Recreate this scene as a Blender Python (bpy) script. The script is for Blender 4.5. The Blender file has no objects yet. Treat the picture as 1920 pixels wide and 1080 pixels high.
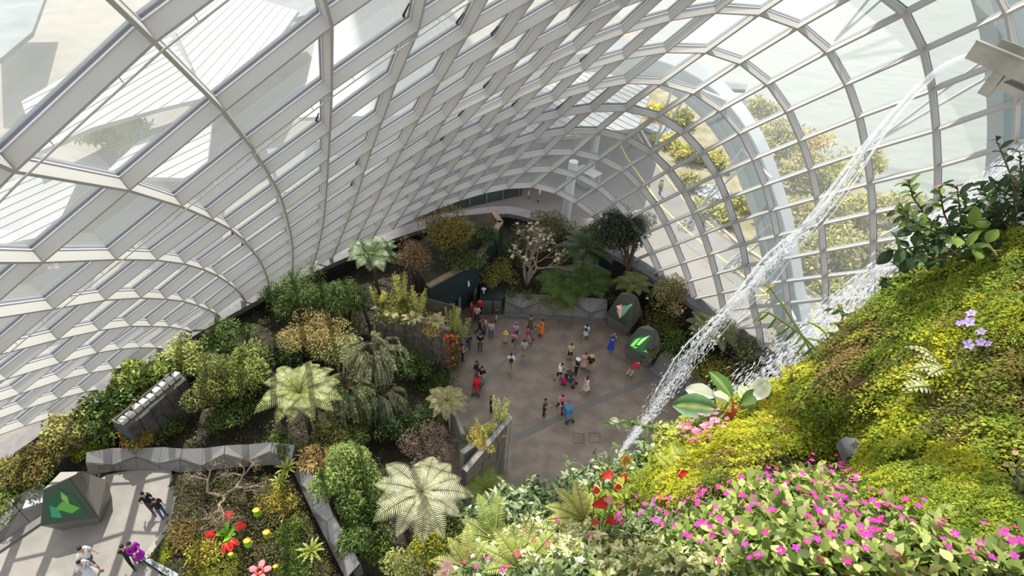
import bpy, math, random
import numpy as np
from mathutils import Vector, Matrix

# ------------------------------------------------------------------ camera, sky, sun, exposure
R = random.Random(7)
RN = np.random.default_rng(11)
SC = bpy.context.scene
COL = SC.collection
FPX, CAMH = 1067.0, 30.0
_n = np.array([860. - 960, 1800. - 540, FPX]); _n /= np.linalg.norm(_n)
_up = -_n
_fw = np.array([0, 0, 1.]); _fw = _fw - _fw.dot(_up) * _up; _fw /= np.linalg.norm(_fw)
_rt = np.cross(_fw, _up)
MC = np.array([_rt, _fw, _up])
EYE = np.array([0, 0, CAMH])

cam = bpy.data.cameras.new('camera')
cam.sensor_width = 36.0
cam.lens = FPX / 1920 * 36
cam.clip_start, cam.clip_end = 0.1, 3000
camo = bpy.data.objects.new('camera', cam)
COL.objects.link(camo)
_b = np.column_stack([MC[:, 0], -MC[:, 1], -MC[:, 2]])
camo.matrix_world = Matrix([list(_b[i]) + [EYE[i]] for i in range(3)] + [[0, 0, 0, 1]])
SC.camera = camo

SUN = np.array([-.18, .54, .82]); SUN /= np.linalg.norm(SUN)
world = bpy.data.worlds.new('sky'); SC.world = world
world.use_nodes = True
wn, wl = world.node_tree.nodes, world.node_tree.links
wn.clear()
wo = wn.new('ShaderNodeOutputWorld'); wb = wn.new('ShaderNodeBackground')
ws = wn.new('ShaderNodeTexSky'); ws.sky_type = 'NISHITA'; ws.sun_disc = False
ws.sun_elevation = math.asin(SUN[2]); ws.sun_rotation = math.atan2(SUN[0], SUN[1])
ws.dust_density = 3.0; ws.air_density = 1.2
wm = wn.new('ShaderNodeMix'); wm.data_type = 'RGBA'
wm.inputs[0].default_value = .65
wl.new(ws.outputs[0], wm.inputs[6]); wm.inputs[7].default_value = (5.6, 5.4, 5.1, 1)
wl.new(wm.outputs[2], wb.inputs[0]); wb.inputs[1].default_value = 0.22
wl.new(wb.outputs[0], wo.inputs[0])
sl = bpy.data.lights.new('sun', 'SUN'); sl.energy = 6.8; sl.angle = math.radians(.6); sl.color = (1, .94, .85)
so = bpy.data.objects.new('sun', sl); COL.objects.link(so)
so.rotation_euler = Vector(SUN).to_track_quat('Z', 'Y').to_euler()
so.location = (-40, 30, 60)
VS = SC.view_settings
VS.view_transform = 'Standard'; VS.look = 'None'; VS.exposure = 0.40; VS.gamma = 1.0
VS.use_curve_mapping = False
SC.cycles.transparent_max_bounces = 24
SC.cycles.max_bounces = 8

# ------------------------------------------------------------------ helpers
def ray(px, py):
    return MC @ np.array([(px - 960) / FPX, (py - 540) / FPX, 1.0])
def at_z(px, py, z=0.0):
    d = ray(px, py); return EYE + d * ((z - CAMH) / d[2])
def at_t(px, py, t):
    return EYE + ray(px, py) * t
def to_px(p):
    c = MC.T @ (np.asarray(p, float) - EYE)
    return 960 + FPX * c[0] / c[2], 540 + FPX * c[1] / c[2], c[2]

MATS = {}
def mat(name, color, rough=.6, metal=0., spec=.3, var=0., scale=6., bump=0., second=None, attr=False, trans=0., emit=0., detail=4., stretch=None):
    if name in MATS: return MATS[name]
    m = bpy.data.materials.new(name); m.use_nodes = True; MATS[name] = m
    n, l = m.node_tree.nodes, m.node_tree.links
    b = n['Principled BSDF']; o = n['Material Output']
    b.inputs['Roughness'].default_value = rough; b.inputs['Metallic'].default_value = metal
    b.inputs['Specular IOR Level'].default_value = spec
    c = (*color, 1)
    b.inputs['Base Color'].default_value = c
    src = None
    if attr:
        a = n.new('ShaderNodeAttribute'); a.attribute_name = 'tint'
        mx = n.new('ShaderNodeMix'); mx.data_type = 'RGBA'; mx.blend_type = 'MULTIPLY'; mx.inputs[0].default_value = 1
        mx.inputs[6].default_value = c; l.new(a.outputs['Color'], mx.inputs[7]); src = mx.outputs[2]
    if var or second:
        t = n.new('ShaderNodeTexNoise'); t.inputs['Scale'].default_value = scale; t.inputs['Detail'].default_value = detail
        tc = n.new('ShaderNodeTexCoord')
        if stretch:
            mp = n.new('ShaderNodeMapping'); mp.inputs['Scale'].default_value = stretch
            l.new(tc.outputs['Object'], mp.inputs[0]); l.new(mp.outputs[0], t.inputs['Vector'])
        else:
            l.new(tc.outputs['Object'], t.inputs['Vector'])
        rp = n.new('ShaderNodeValToRGB')
        rp.color_ramp.elements[0].position = .35; rp.color_ramp.elements[1].position = .68
        s2 = second if second else tuple(max(0, x * (1 - var)) for x in color)
        c1 = color if second else tuple(min(1, x * (1 + var * .6)) for x in color)
        rp.color_ramp.elements[0].color = (*s2, 1); rp.color_ramp.elements[1].color = (*c1, 1)
        l.new(t.outputs['Fac'], rp.inputs[0]); src = rp.outputs[0]
        if bump:
            bp = n.new('ShaderNodeBump'); bp.inputs['Strength'].default_value = bump
            l.new(t.outputs['Fac'], bp.inputs['Height']); l.new(bp.outputs[0], b.inputs['Normal'])
    if src is not None: l.new(src, b.inputs['Base Color'])
    if emit:
        b.inputs['Emission Strength'].default_value = emit
        if src is not None: l.new(src, b.inputs['Emission Color'])
        else: b.inputs['Emission Color'].default_value = c
    if trans:
        tr = n.new('ShaderNodeBsdfTranslucent'); mix = n.new('ShaderNodeMixShader'); mix.inputs[0].default_value = trans
        tr.inputs[0].default_value = c
        if src is not None: l.new(src, tr.inputs[0])
        l.new(b.outputs[0], mix.inputs[1]); l.new(tr.outputs[0], mix.inputs[2]); l.new(mix.outputs[0], o.inputs[0])
    return m

def glassy(name, tint, milk, gloss=.03):
    m = bpy.data.materials.new(name); m.use_nodes = True
    n, l = m.node_tree.nodes, m.node_tree.links; n.clear()
    o = n.new('ShaderNodeOutputMaterial'); t = n.new('ShaderNodeBsdfTransparent'); t.inputs[0].default_value = (*tint, 1)
    d = n.new('ShaderNodeBsdfTranslucent'); d.inputs[0].default_value = (.9, .95, .95, 1)
    a = n.new('ShaderNodeMixShader'); a.inputs[0].default_value = milk
    l.new(t.outputs[0], a.inputs[1]); l.new(d.outputs[0], a.inputs[2])
    g = n.new('ShaderNodeBsdfGlossy'); g.inputs['Roughness'].default_value = .04
    f = n.new('ShaderNodeLayerWeight'); f.inputs[0].default_value = .12
    mm = n.new('ShaderNodeMath'); mm.operation = 'MULTIPLY'; mm.inputs[1].default_value = gloss * 8
    l.new(f.outputs['Fresnel'], mm.inputs[0])
    b = n.new('ShaderNodeMixShader'); l.new(mm.outputs[0], b.inputs[0]); l.new(a.outputs[0], b.inputs[1]); l.new(g.outputs[0], b.inputs[2])
    l.new(b.outputs[0], o.inputs[0])
    MATS[name] = m
    return m

def link(name, me, parent=None, loc=None):
    o = bpy.data.objects.new(name, me); COL.objects.link(o)
    if parent is not None: o.parent = parent
    if loc is not None: o.location = loc
    return o
def tag(o, label, cat, group=None):
    o['label'] = label; o['category'] = cat
    if group: o['group'] = group
    return o
def empty(name, loc=(0, 0, 0), label=None, cat=None, group=None, rz=0.):
    o = bpy.data.objects.new(name, None); COL.objects.link(o); o.location = tuple(float(x) for x in loc); o.rotation_euler = (0, 0, rz)
    o.empty_display_size = .2
    if label: tag(o, label, cat, group)
    return o
def mesh(name, V, F, mats, fm=None, tint=None, smooth=False):
    """V n x 3, F either an int array m x k or a list of lists"""
    me = bpy.data.meshes.new(name)
    V = np.asarray(V, dtype=np.float32)
    if isinstance(F, np.ndarray):
        me.vertices.add(len(V)); me.vertices.foreach_set('co', V.ravel())
        m, k = F.shape
        me.loops.add(m * k); me.loops.foreach_set('vertex_index', F.astype(np.int32).ravel())
        me.polygons.add(m); me.polygons.foreach_set('loop_start', np.arange(0, m * k, k, dtype=np.int32))
        me.update(calc_edges=True)
    else:
        me.from_pydata(V.tolist(), [], F); me.update()
    for x in (mats if isinstance(mats, (list, tuple)) else [mats]): me.materials.append(x)
    if fm is not None: me.polygons.foreach_set('material_index', np.asarray(fm, dtype=np.int32))
    if tint is not None:
        a = me.color_attributes.new('tint', 'FLOAT_COLOR', 'POINT')
        c = np.ones((len(V), 4), np.float32); c[:, :3] = tint
        a.data.foreach_set('color', c.ravel())
    if smooth: me.polygons.foreach_set('use_smooth', np.ones(len(me.polygons), dtype=bool))
    return me
class MB:
    def __init__(s): s.v = []; s.f = []; s.m = []
    def add(s, V, F, mi=0):
        o = len(s.v); s.v += [tuple(map(float, p)) for p in V]
        s.f += [[i + o for i in f] for f in F]; s.m += [mi] * len(F)
        return s
    def hexa(s, P, mi=0):   # 8 corners: bottom loop 0-3, top loop 4-7
        return s.add(P, [[3, 2, 1, 0], [4, 5, 6, 7], [0, 1, 5, 4], [1, 2, 6, 5], [2, 3, 7, 6], [3, 0, 4, 7]], mi)
    def box(s, c, d, mi=0, rz=0.):
        cx, cy, cz = c; x, y, z = d[0] / 2, d[1] / 2, d[2] / 2
        ca, sa = math.cos(rz), math.sin(rz); P = []
        for dz in (-z, z):
            for dx, dy in ((-x, -y), (x, -y), (x, y), (-x, y)):
                P.append((cx + dx * ca - dy * sa, cy + dx * sa + dy * ca, cz + dz))
        return s.hexa(P, mi)
    def prism(s, poly, z0, z1, mi=0):
        n = len(poly); zt = z1 if hasattr(z1, '__len__') else [z1] * n; zb = z0 if hasattr(z0, '__len__') else [z0] * n
        P = [(p[0], p[1], zb[i]) for i, p in enumerate(poly)] + [(p[0], p[1], zt[i]) for i, p in enumerate(poly)]
        a = sum(poly[i][0] * poly[(i + 1) % n][1] - poly[(i + 1) % n][0] * poly[i][1] for i in range(n))
        F = [list(range(n))[::-1], [n + i for i in range(n)]] + [[i, (i + 1) % n, n + (i + 1) % n, n + i] for i in range(n)]
        if a < 0: F = [f[::-1] for f in F]
        return s.add(P, F, mi)
    def tube(s, pts, rad, n=6, mi=0, cap=True):
        pts = [np.asarray(p, float) for p in pts]; rr = rad if hasattr(rad, '__len__') else [rad] * len(pts)
        V = []; prev = None
        for i, p in enumerate(pts):
            t = pts[min(i + 1, len(pts) - 1)] - pts[max(i - 1, 0)]; t /= np.linalg.norm(t) + 1e-9
            if prev is None:
                a = np.array([0, 0, 1.]) if abs(t[2]) < .9 else np.array([1., 0, 0])
                u = np.cross(t, a)
            else: u = prev - t * prev.dot(t)
            u /= np.linalg.norm(u) + 1e-9; prev = u; w = np.cross(t, u)
            for k in range(n):
                g = 2 * math.pi * k / n; V.append(p + rr[i] * (math.cos(g) * u + math.sin(g) * w))
        F = []
        for i in range(len(pts) - 1):
            for k in range(n):
                F.append([i * n + k, i * n + (k + 1) % n, (i + 1) * n + (k + 1) % n, (i + 1) * n + k])
        if cap: F += [list(range(n))[::-1], [(len(pts) - 1) * n + k for k in range(n)]]
        return s.add(V, F, mi)
    def blob(s, c, r, nu=8, nv=5, mi=0, rot=None):
        V = []; F = []
        for j in range(nv + 1):
            th = math.pi * j / nv
            for i in range(nu):
                ph = 2 * math.pi * i / nu
                p = np.array([r[0] * math.sin(th) * math.cos(ph), r[1] * math.sin(th) * math.sin(ph), r[2] * math.cos(th)])
                if rot is not None: p = rot @ p
                V.append(p + np.asarray(c, float))
        for j in range(nv):
            for i in range(nu):
                F.append([j * nu + i, (j + 1) * nu + i, (j + 1) * nu + (i + 1) % nu, j * nu + (i + 1) % nu])
        return s.add(V, F, mi)
    def build(s, name, mats, parent=None, loc=None, smooth=False):
        return link(name, mesh(name, s.v, s.f, mats, fm=s.m, smooth=smooth), parent, loc)

# ------------------------------------------------------------------ the dome's surface
DP = [28.877, 41.92, -0.827, 0.353, 0.475, -0.445, 67.197, 2.722, 1.515, -0.114]
BASEZ = 3.0
def dome_scale(z):
    A, B, cx, cy, sx, sy, h, q, pe, bul = DP
    zz = np.maximum(z - 3, 0)
    return np.clip(1 - (zz / h) ** q, 1e-6, None) ** (1 / q) * (1 + bul * np.clip(z - 3, -3, 40) / 20)
def dome_f(X):
    A, B, cx, cy, sx, sy, h, q, pe, bul = DP
    z = X[..., 2] - 3
    x = X[..., 0] - cx - sx * z; y = X[..., 1] - cy - sy * z
    return ((np.abs(x) / A) ** pe + (np.abs(y) / B) ** pe) ** (1 / pe) - dome_scale(X[..., 2])
def dome_hit(D):
    ts = np.linspace(4, 80, 100)
    out = dome_f(EYE + ts[None, :, None] * D[:, None, :]) > 0
    i = np.argmax(out, 1); lo = ts[np.maximum(i - 1, 0)].copy(); hi = ts[i].copy()
    for _ in range(22):
        m = (lo + hi) / 2; o = dome_f(EYE + m[:, None] * D) > 0
        hi = np.where(o, m, hi); lo = np.where(o, lo, m)
    return EYE + hi[:, None] * D
def dome_pz(X):
    A, B, cx, cy, sx, sy, h, q, pe, bul = DP
    z = X[..., 2]
    return np.stack([np.arctan2(X[..., 1] - cy - sy * (z - 3), X[..., 0] - cx - sx * (z - 3)), z], -1)
def dome_pt(ph, z):
    A, B, cx, cy, sx, sy, h, q, pe, bul = DP
    ph = np.asarray(ph, float); z = np.asarray(z, float)
    c, s = np.cos(ph), np.sin(ph)
    r = dome_scale(z) / ((np.abs(c) / A) ** pe + (np.abs(s) / B) ** pe) ** (1 / pe)
    return np.stack([cx + sx * (z - 3) + r * c, cy + sy * (z - 3) + r * s, z + 0 * r], -1)
def dome_n(X):
    e = 1e-3; g = np.zeros_like(X)
    for i in range(3):
        d = np.zeros(3); d[i] = e
        g[..., i] = dome_f(X + d) - dome_f(X - d)
    return g / np.linalg.norm(g, axis=-1, keepdims=True)
NODES = '''0 -2 27 323;0 -1 290 80;1 -3 80 493;1 -2 242 358;1 -1 420 210;1 0 623 50;2 -5 0 665;2 -4 100 580;2 -3 217 487;2 -2 340 388;2 -1 475 281;2 0 622 171;2 1 785 57;3 -6 10 712;3 -5 108 637;3 -4 197 563;3 -3 293 488;3 -2 397 412;3 -1 505 328;3 0 619 245;3 1 743 155;3 2 877 68;3 3 1005 -5;4 -6 112 681;4 -5 185 620;4 -4 263 559;4 -3 345 495;4 -2 432 430;4 -1 524 364;4 0 616 297;4 1 717 227;4 2 825 155;4 3 937 87;4 4 1048 22;5 -7 113 713;5 -6 182 662;5 -5 243 612;5 -4 310 561;5 -3 380 505;5 -2 457 450;5 1 698 278;5 2 787 222;5 3 880 163;5 4 975 111;5 5 1072 59;5 6 1168 14;5 12 1693 31;5 13 1727 100;5 14 1743 174;5 15 1750 248;5 16 1753 317;5 17 1752 380;6 -7 167 700;6 -6 223 655;6 -5 283 612;6 -4 343 565;6 -3 407 517;6 -2 473 470;6 1 683 322;6 2 758 275;6 3 837 222;6 4 918 182;6 5 1002 134;6 6 1083 96;6 7 1171 63;6 8 1258 39;6 9 1342 25;6 10 1423 29;6 11 1495 55;6 12 1550 101;6 13 1585 162;6 14 1606 224;6 15 1619 287;6 16 1627 347;6 17 1631 403;6 18 1632 458;6 19 1630 512;6 20 1628 563;7 -7 213 692;7 -6 260 652;7 -5 317 613;7 -4 370 573;7 -3 427 530;7 -2 487 488;7 1 672 360;7 2 735 317;7 3 807 270;7 4 870 233;7 5 947 196;7 6 1020 162;7 7 1095 133;7 8 1172 111;7 9 1249 99;7 10 1323 100;7 11 1387 121;7 12 1438 161;7 13 1474 212;7 14 1498 267;7 15 1516 321;7 16 1528 375;7 17 1535 424;7 18 1538 475;7 19 1542 522;7 20 1542 564;7 21 1541 608;7 22 1540 648;7 23 1538 686;8 -5 340 617;8 -4 392 582;8 -3 443 542;8 -2 495 505;8 3 780 310;8 4 837 277;8 5 905 245;8 6 968 214;8 7 1040 189;8 8 1107 170;8 9 1175 157;8 10 1239 159;8 11 1300 177;8 12 1349 210;8 13 1386 253;8 14 1411 302;8 15 1430 351;8 16 1443 398;8 17 1453 446;8 18 1459 490;8 19 1467 531;8 20 1472 572;8 21 1473 612;8 22 1477 648;8 23 1478 684;9 5 870 288;9 6 927 262;9 7 990 235;9 8 1049 220;9 9 1110 210;9 10 1172 209;9 11 1230 223;9 12 1277 253;9 13 1313 292;9 14 1339 333;9 15 1358 377;9 16 1373 421;9 17 1387 462;9 18 1394 502;9 19 1402 541;9 20 1407 579;9 21 1417 615;10 7 947 280;10 8 1005 262;10 9 1062 252;10 10 1119 252;10 11 1172 265;10 12 1217 291;10 13 1251 324;10 14 1278 362;10 15 1298 402;10 16 1314 442;10 17 1327 480;10 18 1337 517;10 19 1346 553;10 20 1352 585;11 8 967 301;11 9 1022 291;11 10 1074 291;11 11 1122 302;11 12 1165 323;11 13 1198 355;11 14 1225 388;11 15 1245 424;11 16 1262 462;11 17 1276 496;12 9 984 324'''
NK, NPX = [], []
for s in NODES.split(';'):
    a = s.split()
    NK.append((int(a[0]), int(a[1]))); NPX.append((float(a[2]), float(a[3])))
NK = np.array(NK, float)
NUV = dome_pz(dome_hit(np.array([ray(*p) for p in NPX])))
def _tps(d):
    return np.where(d > 1e-9, d * d * np.log(np.maximum(d, 1e-9)), 0)
_K = _tps(np.linalg.norm(NK[:, None] - NK[None], axis=-1)) + np.eye(len(NK)) * .02
_Pm = np.column_stack([np.ones(len(NK)), NK])
_S = np.block([[_K, _Pm], [_Pm.T, np.zeros((3, 3))]])
_W = np.linalg.solve(_S, np.vstack([NUV, np.zeros((3, 2))]))
def grid_uv(rk):
    rk = np.atleast_2d(np.asarray(rk, float))
    return np.hstack([_tps(np.linalg.norm(rk[:, None] - NK[None], axis=-1)), np.ones((len(rk), 1)), rk]) @ _W
def grid_pt(rk):
    u = grid_uv(rk); return dome_pt(u[:, 0], u[:, 1])

# ------------------------------------------------------------------ materials of the shell
M_RIB = mat('rib_paint', (.425, .412, .395), rough=.55, spec=.3)
M_LIP = mat('lip_paint', (.66, .66, .66), rough=.4)
M_FRM = mat('frame_grey', (.155, .155, .185), rough=.5)
M_GLASS = glassy('dome_glass', (.93, .955, .95), .055)
M_CONC = mat('ledge_concrete', (.15, .147, .145), rough=.8, var=.15, scale=3, bump=.1)
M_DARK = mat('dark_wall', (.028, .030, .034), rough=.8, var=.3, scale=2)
M_STEEL = mat('white_steel', (.62, .64, .66), rough=.45)
M_STEELB = mat('pale_blue_steel', (.42, .50, .55), rough=.5)

# ------------------------------------------------------------------ the dome: ribs, panes, ledge
dome = None
def edge_px(a, b):
    pa, pb = to_px(a), to_px(b)
    if pa[2] < 2 or pb[2] < 2: return -1
    cx, cy = (pa[0] + pb[0]) / 2, (pa[1] + pb[1]) / 2
    l = math.hypot(pa[0] - pb[0], pa[1] - pb[1])
    if not (-40 < cx < 1960 and -40 < cy < 1120): l *= .01
    if cx > 1150 and cy > 700: l *= .1
    return l
RS, KS = list(range(-3, 14)), list(range(-9, 28))
allk = [(r, k) for r in RS for k in KS]
UV = dict(zip(allk, grid_uv(allk)))
PT = {q: dome_pt(UV[q][0], UV[q][1]) for q in allk}
ZC = 3.15
def clip_edge(a, b):      # clip a grid edge at the springing line and the top
    za, zb = UV[a][1], UV[b][1]
    if max(za, zb) < ZC + .05 or min(za, zb) > 36: return None
    if za >= ZC and zb >= ZC: return PT[a], PT[b]
    hi, lo = (a, b) if za > zb else (b, a)
    f = (UV[hi][1] - ZC) / (UV[hi][1] - UV[lo][1])
    u = UV[hi] + (UV[lo] - UV[hi]) * f
    return PT[hi], dome_pt(u[0], u[1])
def rib_mesh(p, q):
    n1, n2 = dome_n(p[None])[0], dome_n(q[None])[0]
    t = (q - p) / np.linalg.norm(q - p); m = MB()
    def bar(d0, d1, w, mi):
        P = []
        for d in (d0, d1):
            for x, n, s in ((p, n1, -1), (p, n1, 1), (q, n2, 1), (q, n2, -1)):
                sd = np.cross(t, n); sd /= np.linalg.norm(sd)
                P.append(x + n * d + sd * w * s)
        m.hexa(P, mi)
    bar(0, .37, .045, 0); bar(.37, .405, .07, 1); bar(.405, .56, .055, 2)
    return m
def pane_poly(c):
    P = [(UV[x], PT[x]) for x in c]
    if max(u[1] for u, _ in P) < ZC + .3 or min(u[1] for u, _ in P) > 35.5: return None
    out = []
    for i in range(4):
        (u, p), (u2, p2) = P[i], P[(i + 1) % 4]
        if u[1] >= ZC: out.append(p)
        if (u[1] >= ZC) != (u2[1] >= ZC):
            f = (ZC - u[1]) / (u2[1] - u[1]); w = u + (u2 - u) * f
            out.append(dome_pt(w[0], w[1]))
    return out if len(out) > 2 else None
ribs = {'arch_rib': [], 'cross_rib': []}
panes = []
for r in RS:
    for k in KS:
        for nm, o in (('arch_rib', (r, k + 1)), ('cross_rib', (r + 1, k))):
            if o in UV:
                e = clip_edge((r, k), o)
                if e is not None: ribs[nm].append((edge_px(*e), e))
        c = [(r, k), (r, k + 1), (r + 1, k + 1), (r + 1, k)]
        if all(x in UV for x in c):
            pp = pane_poly(c)
            if pp: panes.append((max(edge_px(pp[0], pp[2]), edge_px(pp[1], pp[-1])), pp))
# springing ledge and dark plinth wall (root of the dome)
ang = np.radians(np.arange(18, 180, 1.5))
base = dome_pt(ang, BASEZ + 0 * ang)
def ring(z, off):
    b = dome_pt(ang, BASEZ + 0 * ang); n = dome_n(b); n[:, 2] = 0; n /= np.linalg.norm(n, axis=1, keepdims=True)
    b = b + n * off; b[:, 2] = z; return b
def band(m, rings, mi=0):
    n = len(ang); V = np.vstack(rings); K = len(rings)
    F = []
    for j in range(K):
        for i in range(n - 1):
            a, b = j * n + i, ((j + 1) % K) * n + i
            F.append([a, a + 1, b + 1, b])
    m.add(V, F, mi)
m = MB()
band(m, [ring(2.75, -.55), ring(3.12, -.55), ring(3.2, .55), ring(2.75, .55)], 0)
dome = m.build('ceiling', [M_CONC])
dome['kind'] = 'structure'; dome['label'] = 'curved glass dome on a lattice of pale steel ribs above a grey ledge'
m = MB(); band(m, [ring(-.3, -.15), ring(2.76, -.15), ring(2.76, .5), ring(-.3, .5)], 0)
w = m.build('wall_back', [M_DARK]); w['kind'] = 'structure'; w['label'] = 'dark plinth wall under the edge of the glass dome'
for nm, L in ribs.items():
    L.sort(key=lambda e: -e[0]); rest = MB()
    for i, (l, (p, q)) in enumerate(L):
        rm = rib_mesh(p, q)
        if i < 295: rm.build(nm, [M_RIB, M_LIP, M_FRM], dome)
        else: rest.add(rm.v, rm.f); rest.m[-len(rm.m):] = rm.m
    o = rest.build('small_' + nm + 's', [M_RIB, M_LIP, M_FRM], dome); o['kind'] = 'stuff'
panes.sort(key=lambda e: -e[0]); rest = MB()
for i, (l, pp) in enumerate(panes):
    pp = np.array(pp); n = dome_n(pp); c = pp.mean(0)
    a = pp + n * .48; b = pp + n * .505; k = len(pp)
    F = [list(range(k))[::-1], [k + j for j in range(k)]] + [[j, (j + 1) % k, k + (j + 1) % k, k + j] for j in range(k)]
    mm = MB().add(np.vstack([a, b]), F)
    if i < 295: mm.build('pane', [M_GLASS], dome)
    else: rest.add(mm.v, mm.f)
o = rest.build('small_panes', [M_GLASS], dome); o['kind'] = 'stuff'
# small dark actuators that open some of the panes
M_ACT = mat('actuator_black', (.02, .02, .022), rough=.5)
for r, k in ((2, 1), (3, 2), (5, 6), (6, 4), (4, 3), (7, 4), (8, 6), (9, 8), (5, -2), (6, -2), (6, 1), (7, 1), (3, 0), (8, 4), (4, -3), (7, 7)):
    p = grid_pt([(r - .10, k - .10)])[0]; q = grid_pt([(r - .24, k - .06)])[0]; n = dome_n(p[None])[0]
    MB().tube([p + n * .40, p + n * .47, q + n * .47], [.035, .04, .02], 6).build('actuator', [M_ACT], dome)
# misting pipes clipped under two of the long ribs
for r in (0, 2):
    rk = [(r + .04, k) for k in np.arange(-7, 6.01, .5)]
    P = grid_pt(rk); P = P - dome_n(P) * .10
    P = [p for p in P if 3.3 < p[2] < 34]
    m = MB().tube(P, .022, 6)
    for p, q in zip(P[::1], P[1:]):
        m.tube([(p + q) / 2, (p + q) / 2 + dome_n(((p + q) / 2)[None])[0] * .14], .015, 4)
    m.build('misting_pipe', [M_RIB], dome)

# ------------------------------------------------------------------ outside
def tri_fan_px(pts, z): return [at_z(x, y, z) for x, y in pts]
M_PAVE = mat('pink_paving', (.19, .172, .155), rough=.85, var=.12, scale=.35, bump=.05)
M_ROAD = mat('grey_road', (.17, .165, .16), rough=.85, var=.12, scale=.5)
M_YEL = mat('road_yellow', (.85, .55, .12), rough=.7)
M_WATER = mat('bay_water', (.20, .212, .195), rough=.2, spec=.3, second=(.165, .175, .155), scale=.5, bump=.35, stretch=(.5, 1.4, 1))
M_SOIL = mat('soil', (.045, .035, .022), rough=.95, second=(.018, .014, .010), scale=1.5, bump=.4)
M_SOILX = mat('dry_bed', (.30, .25, .18), rough=.95, second=(.17, .16, .09), scale=.6, bump=.3)
shore = [at_z(*p) for p in [(760, -330), (1050, -60), (1200, 60), (1330, 150), (1420, 215), (1520, 270), (1620, 345), (1720, 440), (1850, 600), (2000, 760)]]
m = MB()
land = [(-140, 10), (-140, 160)] + [(p[0], p[1]) for p in shore] + [(60, -40), (-140, -40)]
m.prism(land, -1.6, -.03)
g = m.build('ground_paving', [M_PAVE]); g['kind'] = 'structure'; g['label'] = 'pale pink paving outside the dome'
m = MB().box((100, 300, -1.3), (1400, 1400, .1)); g = m.build('bay_water', [M_WATER]); g['kind'] = 'structure'; g['label'] = 'pale rippled bay water beyond the shore planting'
def strip(px, w0, w1, z, zh, mats, name):
    P = np.array([at_z(x, y, 0) for x, y in px]); m = MB()
    T = np.gradient(P, axis=0); T[:, 2] = 0; T /= np.linalg.norm(T, axis=1, keepdims=True)
    S = np.column_stack([T[:, 1], -T[:, 0], 0 * T[:, 0]])
    for i in range(len(P) - 1):
        a0, a1, b0, b1 = P[i] + S[i] * w0, P[i] + S[i] * w1, P[i + 1] + S[i + 1] * w0, P[i + 1] + S[i + 1] * w1
        q = [a0, a1, b1, b0]
        m.hexa([(x[0], x[1], z) for x in q] + [(x[0], x[1], zh) for x in q])
    return m.build(name, mats)
CL = [(1080, 100), (1130, 205), (1175, 295), (1238, 385), (1285, 430), (1345, 478), (1410, 530), (1490, 590), (1600, 660), (1760, 740)]
o = strip(CL, -3.4, 1.6, -.02, .0, [M_ROAD], 'ground_road'); o['kind'] = 'structure'; o['label'] = 'grey road curving past the dome'
o = strip(CL, -.09, .09, 0, .012, [M_YEL], 'ground_yellow_line'); o['kind'] = 'structure'; o['label'] = 'yellow centre line of the outside road'
o = strip(CL, -3.0, -2.9, 0, .012, [M_YEL], 'ground_yellow_edge_line'); o['kind'] = 'structure'; o['label'] = 'yellow edge line of the outside road next to the glass'
# hatched yellow crossing
m = MB(); c0 = at_z(1520, 600); tt = at_z(1600, 660) - at_z(1490, 590); tt /= np.linalg.norm(tt); ss = np.array([tt[1], -tt[0], 0])
for i in range(-5, 6):
    for sg in (-1, 1):
        a = c0 + tt * i * .75 + ss * 1.3 - tt * .65 * sg; b = c0 + tt * i * .75 - ss * 1.3 + tt * .65 * sg
        d = np.array([(b - a)[1], -(b - a)[0], 0]); d /= np.linalg.norm(d); d *= .05
        m.hexa([(x[0], x[1], .001) for x in (a - d, a + d, b + d, b - d)] + [(x[0], x[1], .014) for x in (a - d, a + d, b + d, b - d)])
o = m.build('ground_hatching', [M_YEL]); o['kind'] = 'structure'; o['label'] = 'yellow cross hatching on the outside road'
bed_edge = [(1110, 60), (1165, 180), (1225, 290), (1288, 368), (1343, 423), (1387, 463), (1460, 510), (1545, 566), (1700, 660)]
be = [at_z(*p) for p in bed_edge]
bedpoly = [(p[0], p[1]) for p in be] + [(p[0] * .985, p[1] * .985) for p in shore[::-1][1:8]]
m = MB().prism(bedpoly, -.05, .14); o = m.build('ground_bed', [M_SOILX]); o['kind'] = 'structure'; o['label'] = 'dry planted bed between the road and the bay'
o = strip(bed_edge, -.12, .12, -.02, .28, [mat('kerb_stone', (.60, .55, .50), rough=.8, var=.1)], 'trim_1'); o['kind'] = 'structure'; o['label'] = 'pale kerb along the planted bed outside'

# white exterior arches and their struts
def arch(r0, off, w, depth, k0, k1, label, mats):
    rk = [(r0, k) for k in np.arange(k0, k1 + .01, .5)]
    P = grid_pt(rk); N = dome_n(P); T = np.gradient(P, axis=0); T /= np.linalg.norm(T, axis=1, keepdims=True)
    S = np.cross(T, N); S /= np.linalg.norm(S, axis=1, keepdims=True)
    C = P + N * off
    def sweep(w0, w1, d0, d1):
        m = MB(); n = len(C)
        for i in range(n):
            pass
        V = []; F = []
        for i in range(n):
            for a, d in ((w0, d0), (w1, d0), (w1, d1), (w0, d1)):
                V.append(C[i] + S[i] * a + N[i] * d)
        for i in range(n - 1):
            for j in range(4):
                F.append([4 * i + j, 4 * i + (j + 1) % 4, 4 * i + 4 + (j + 1) % 4, 4 * i + 4 + j])
        F += [[3, 2, 1, 0], [4 * n - 4, 4 * n - 3, 4 * n - 2, 4 * n - 1]]
        return m.add(V, F)
    root = sweep(-w / 2, w / 2, 0, depth).build('steel_arch', [mats[0]])
    tag(root, label, 'arch', 'outer steel arches')
    sweep(-w / 2 - .08, -w / 2 + .5, -.06, depth + .06).build('flange', [mats[1]], root)
    sweep(w / 2 - .08, w / 2 + .04, -.06, depth + .06).build('flange', [mats[1]], root)
    return root, C
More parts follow.
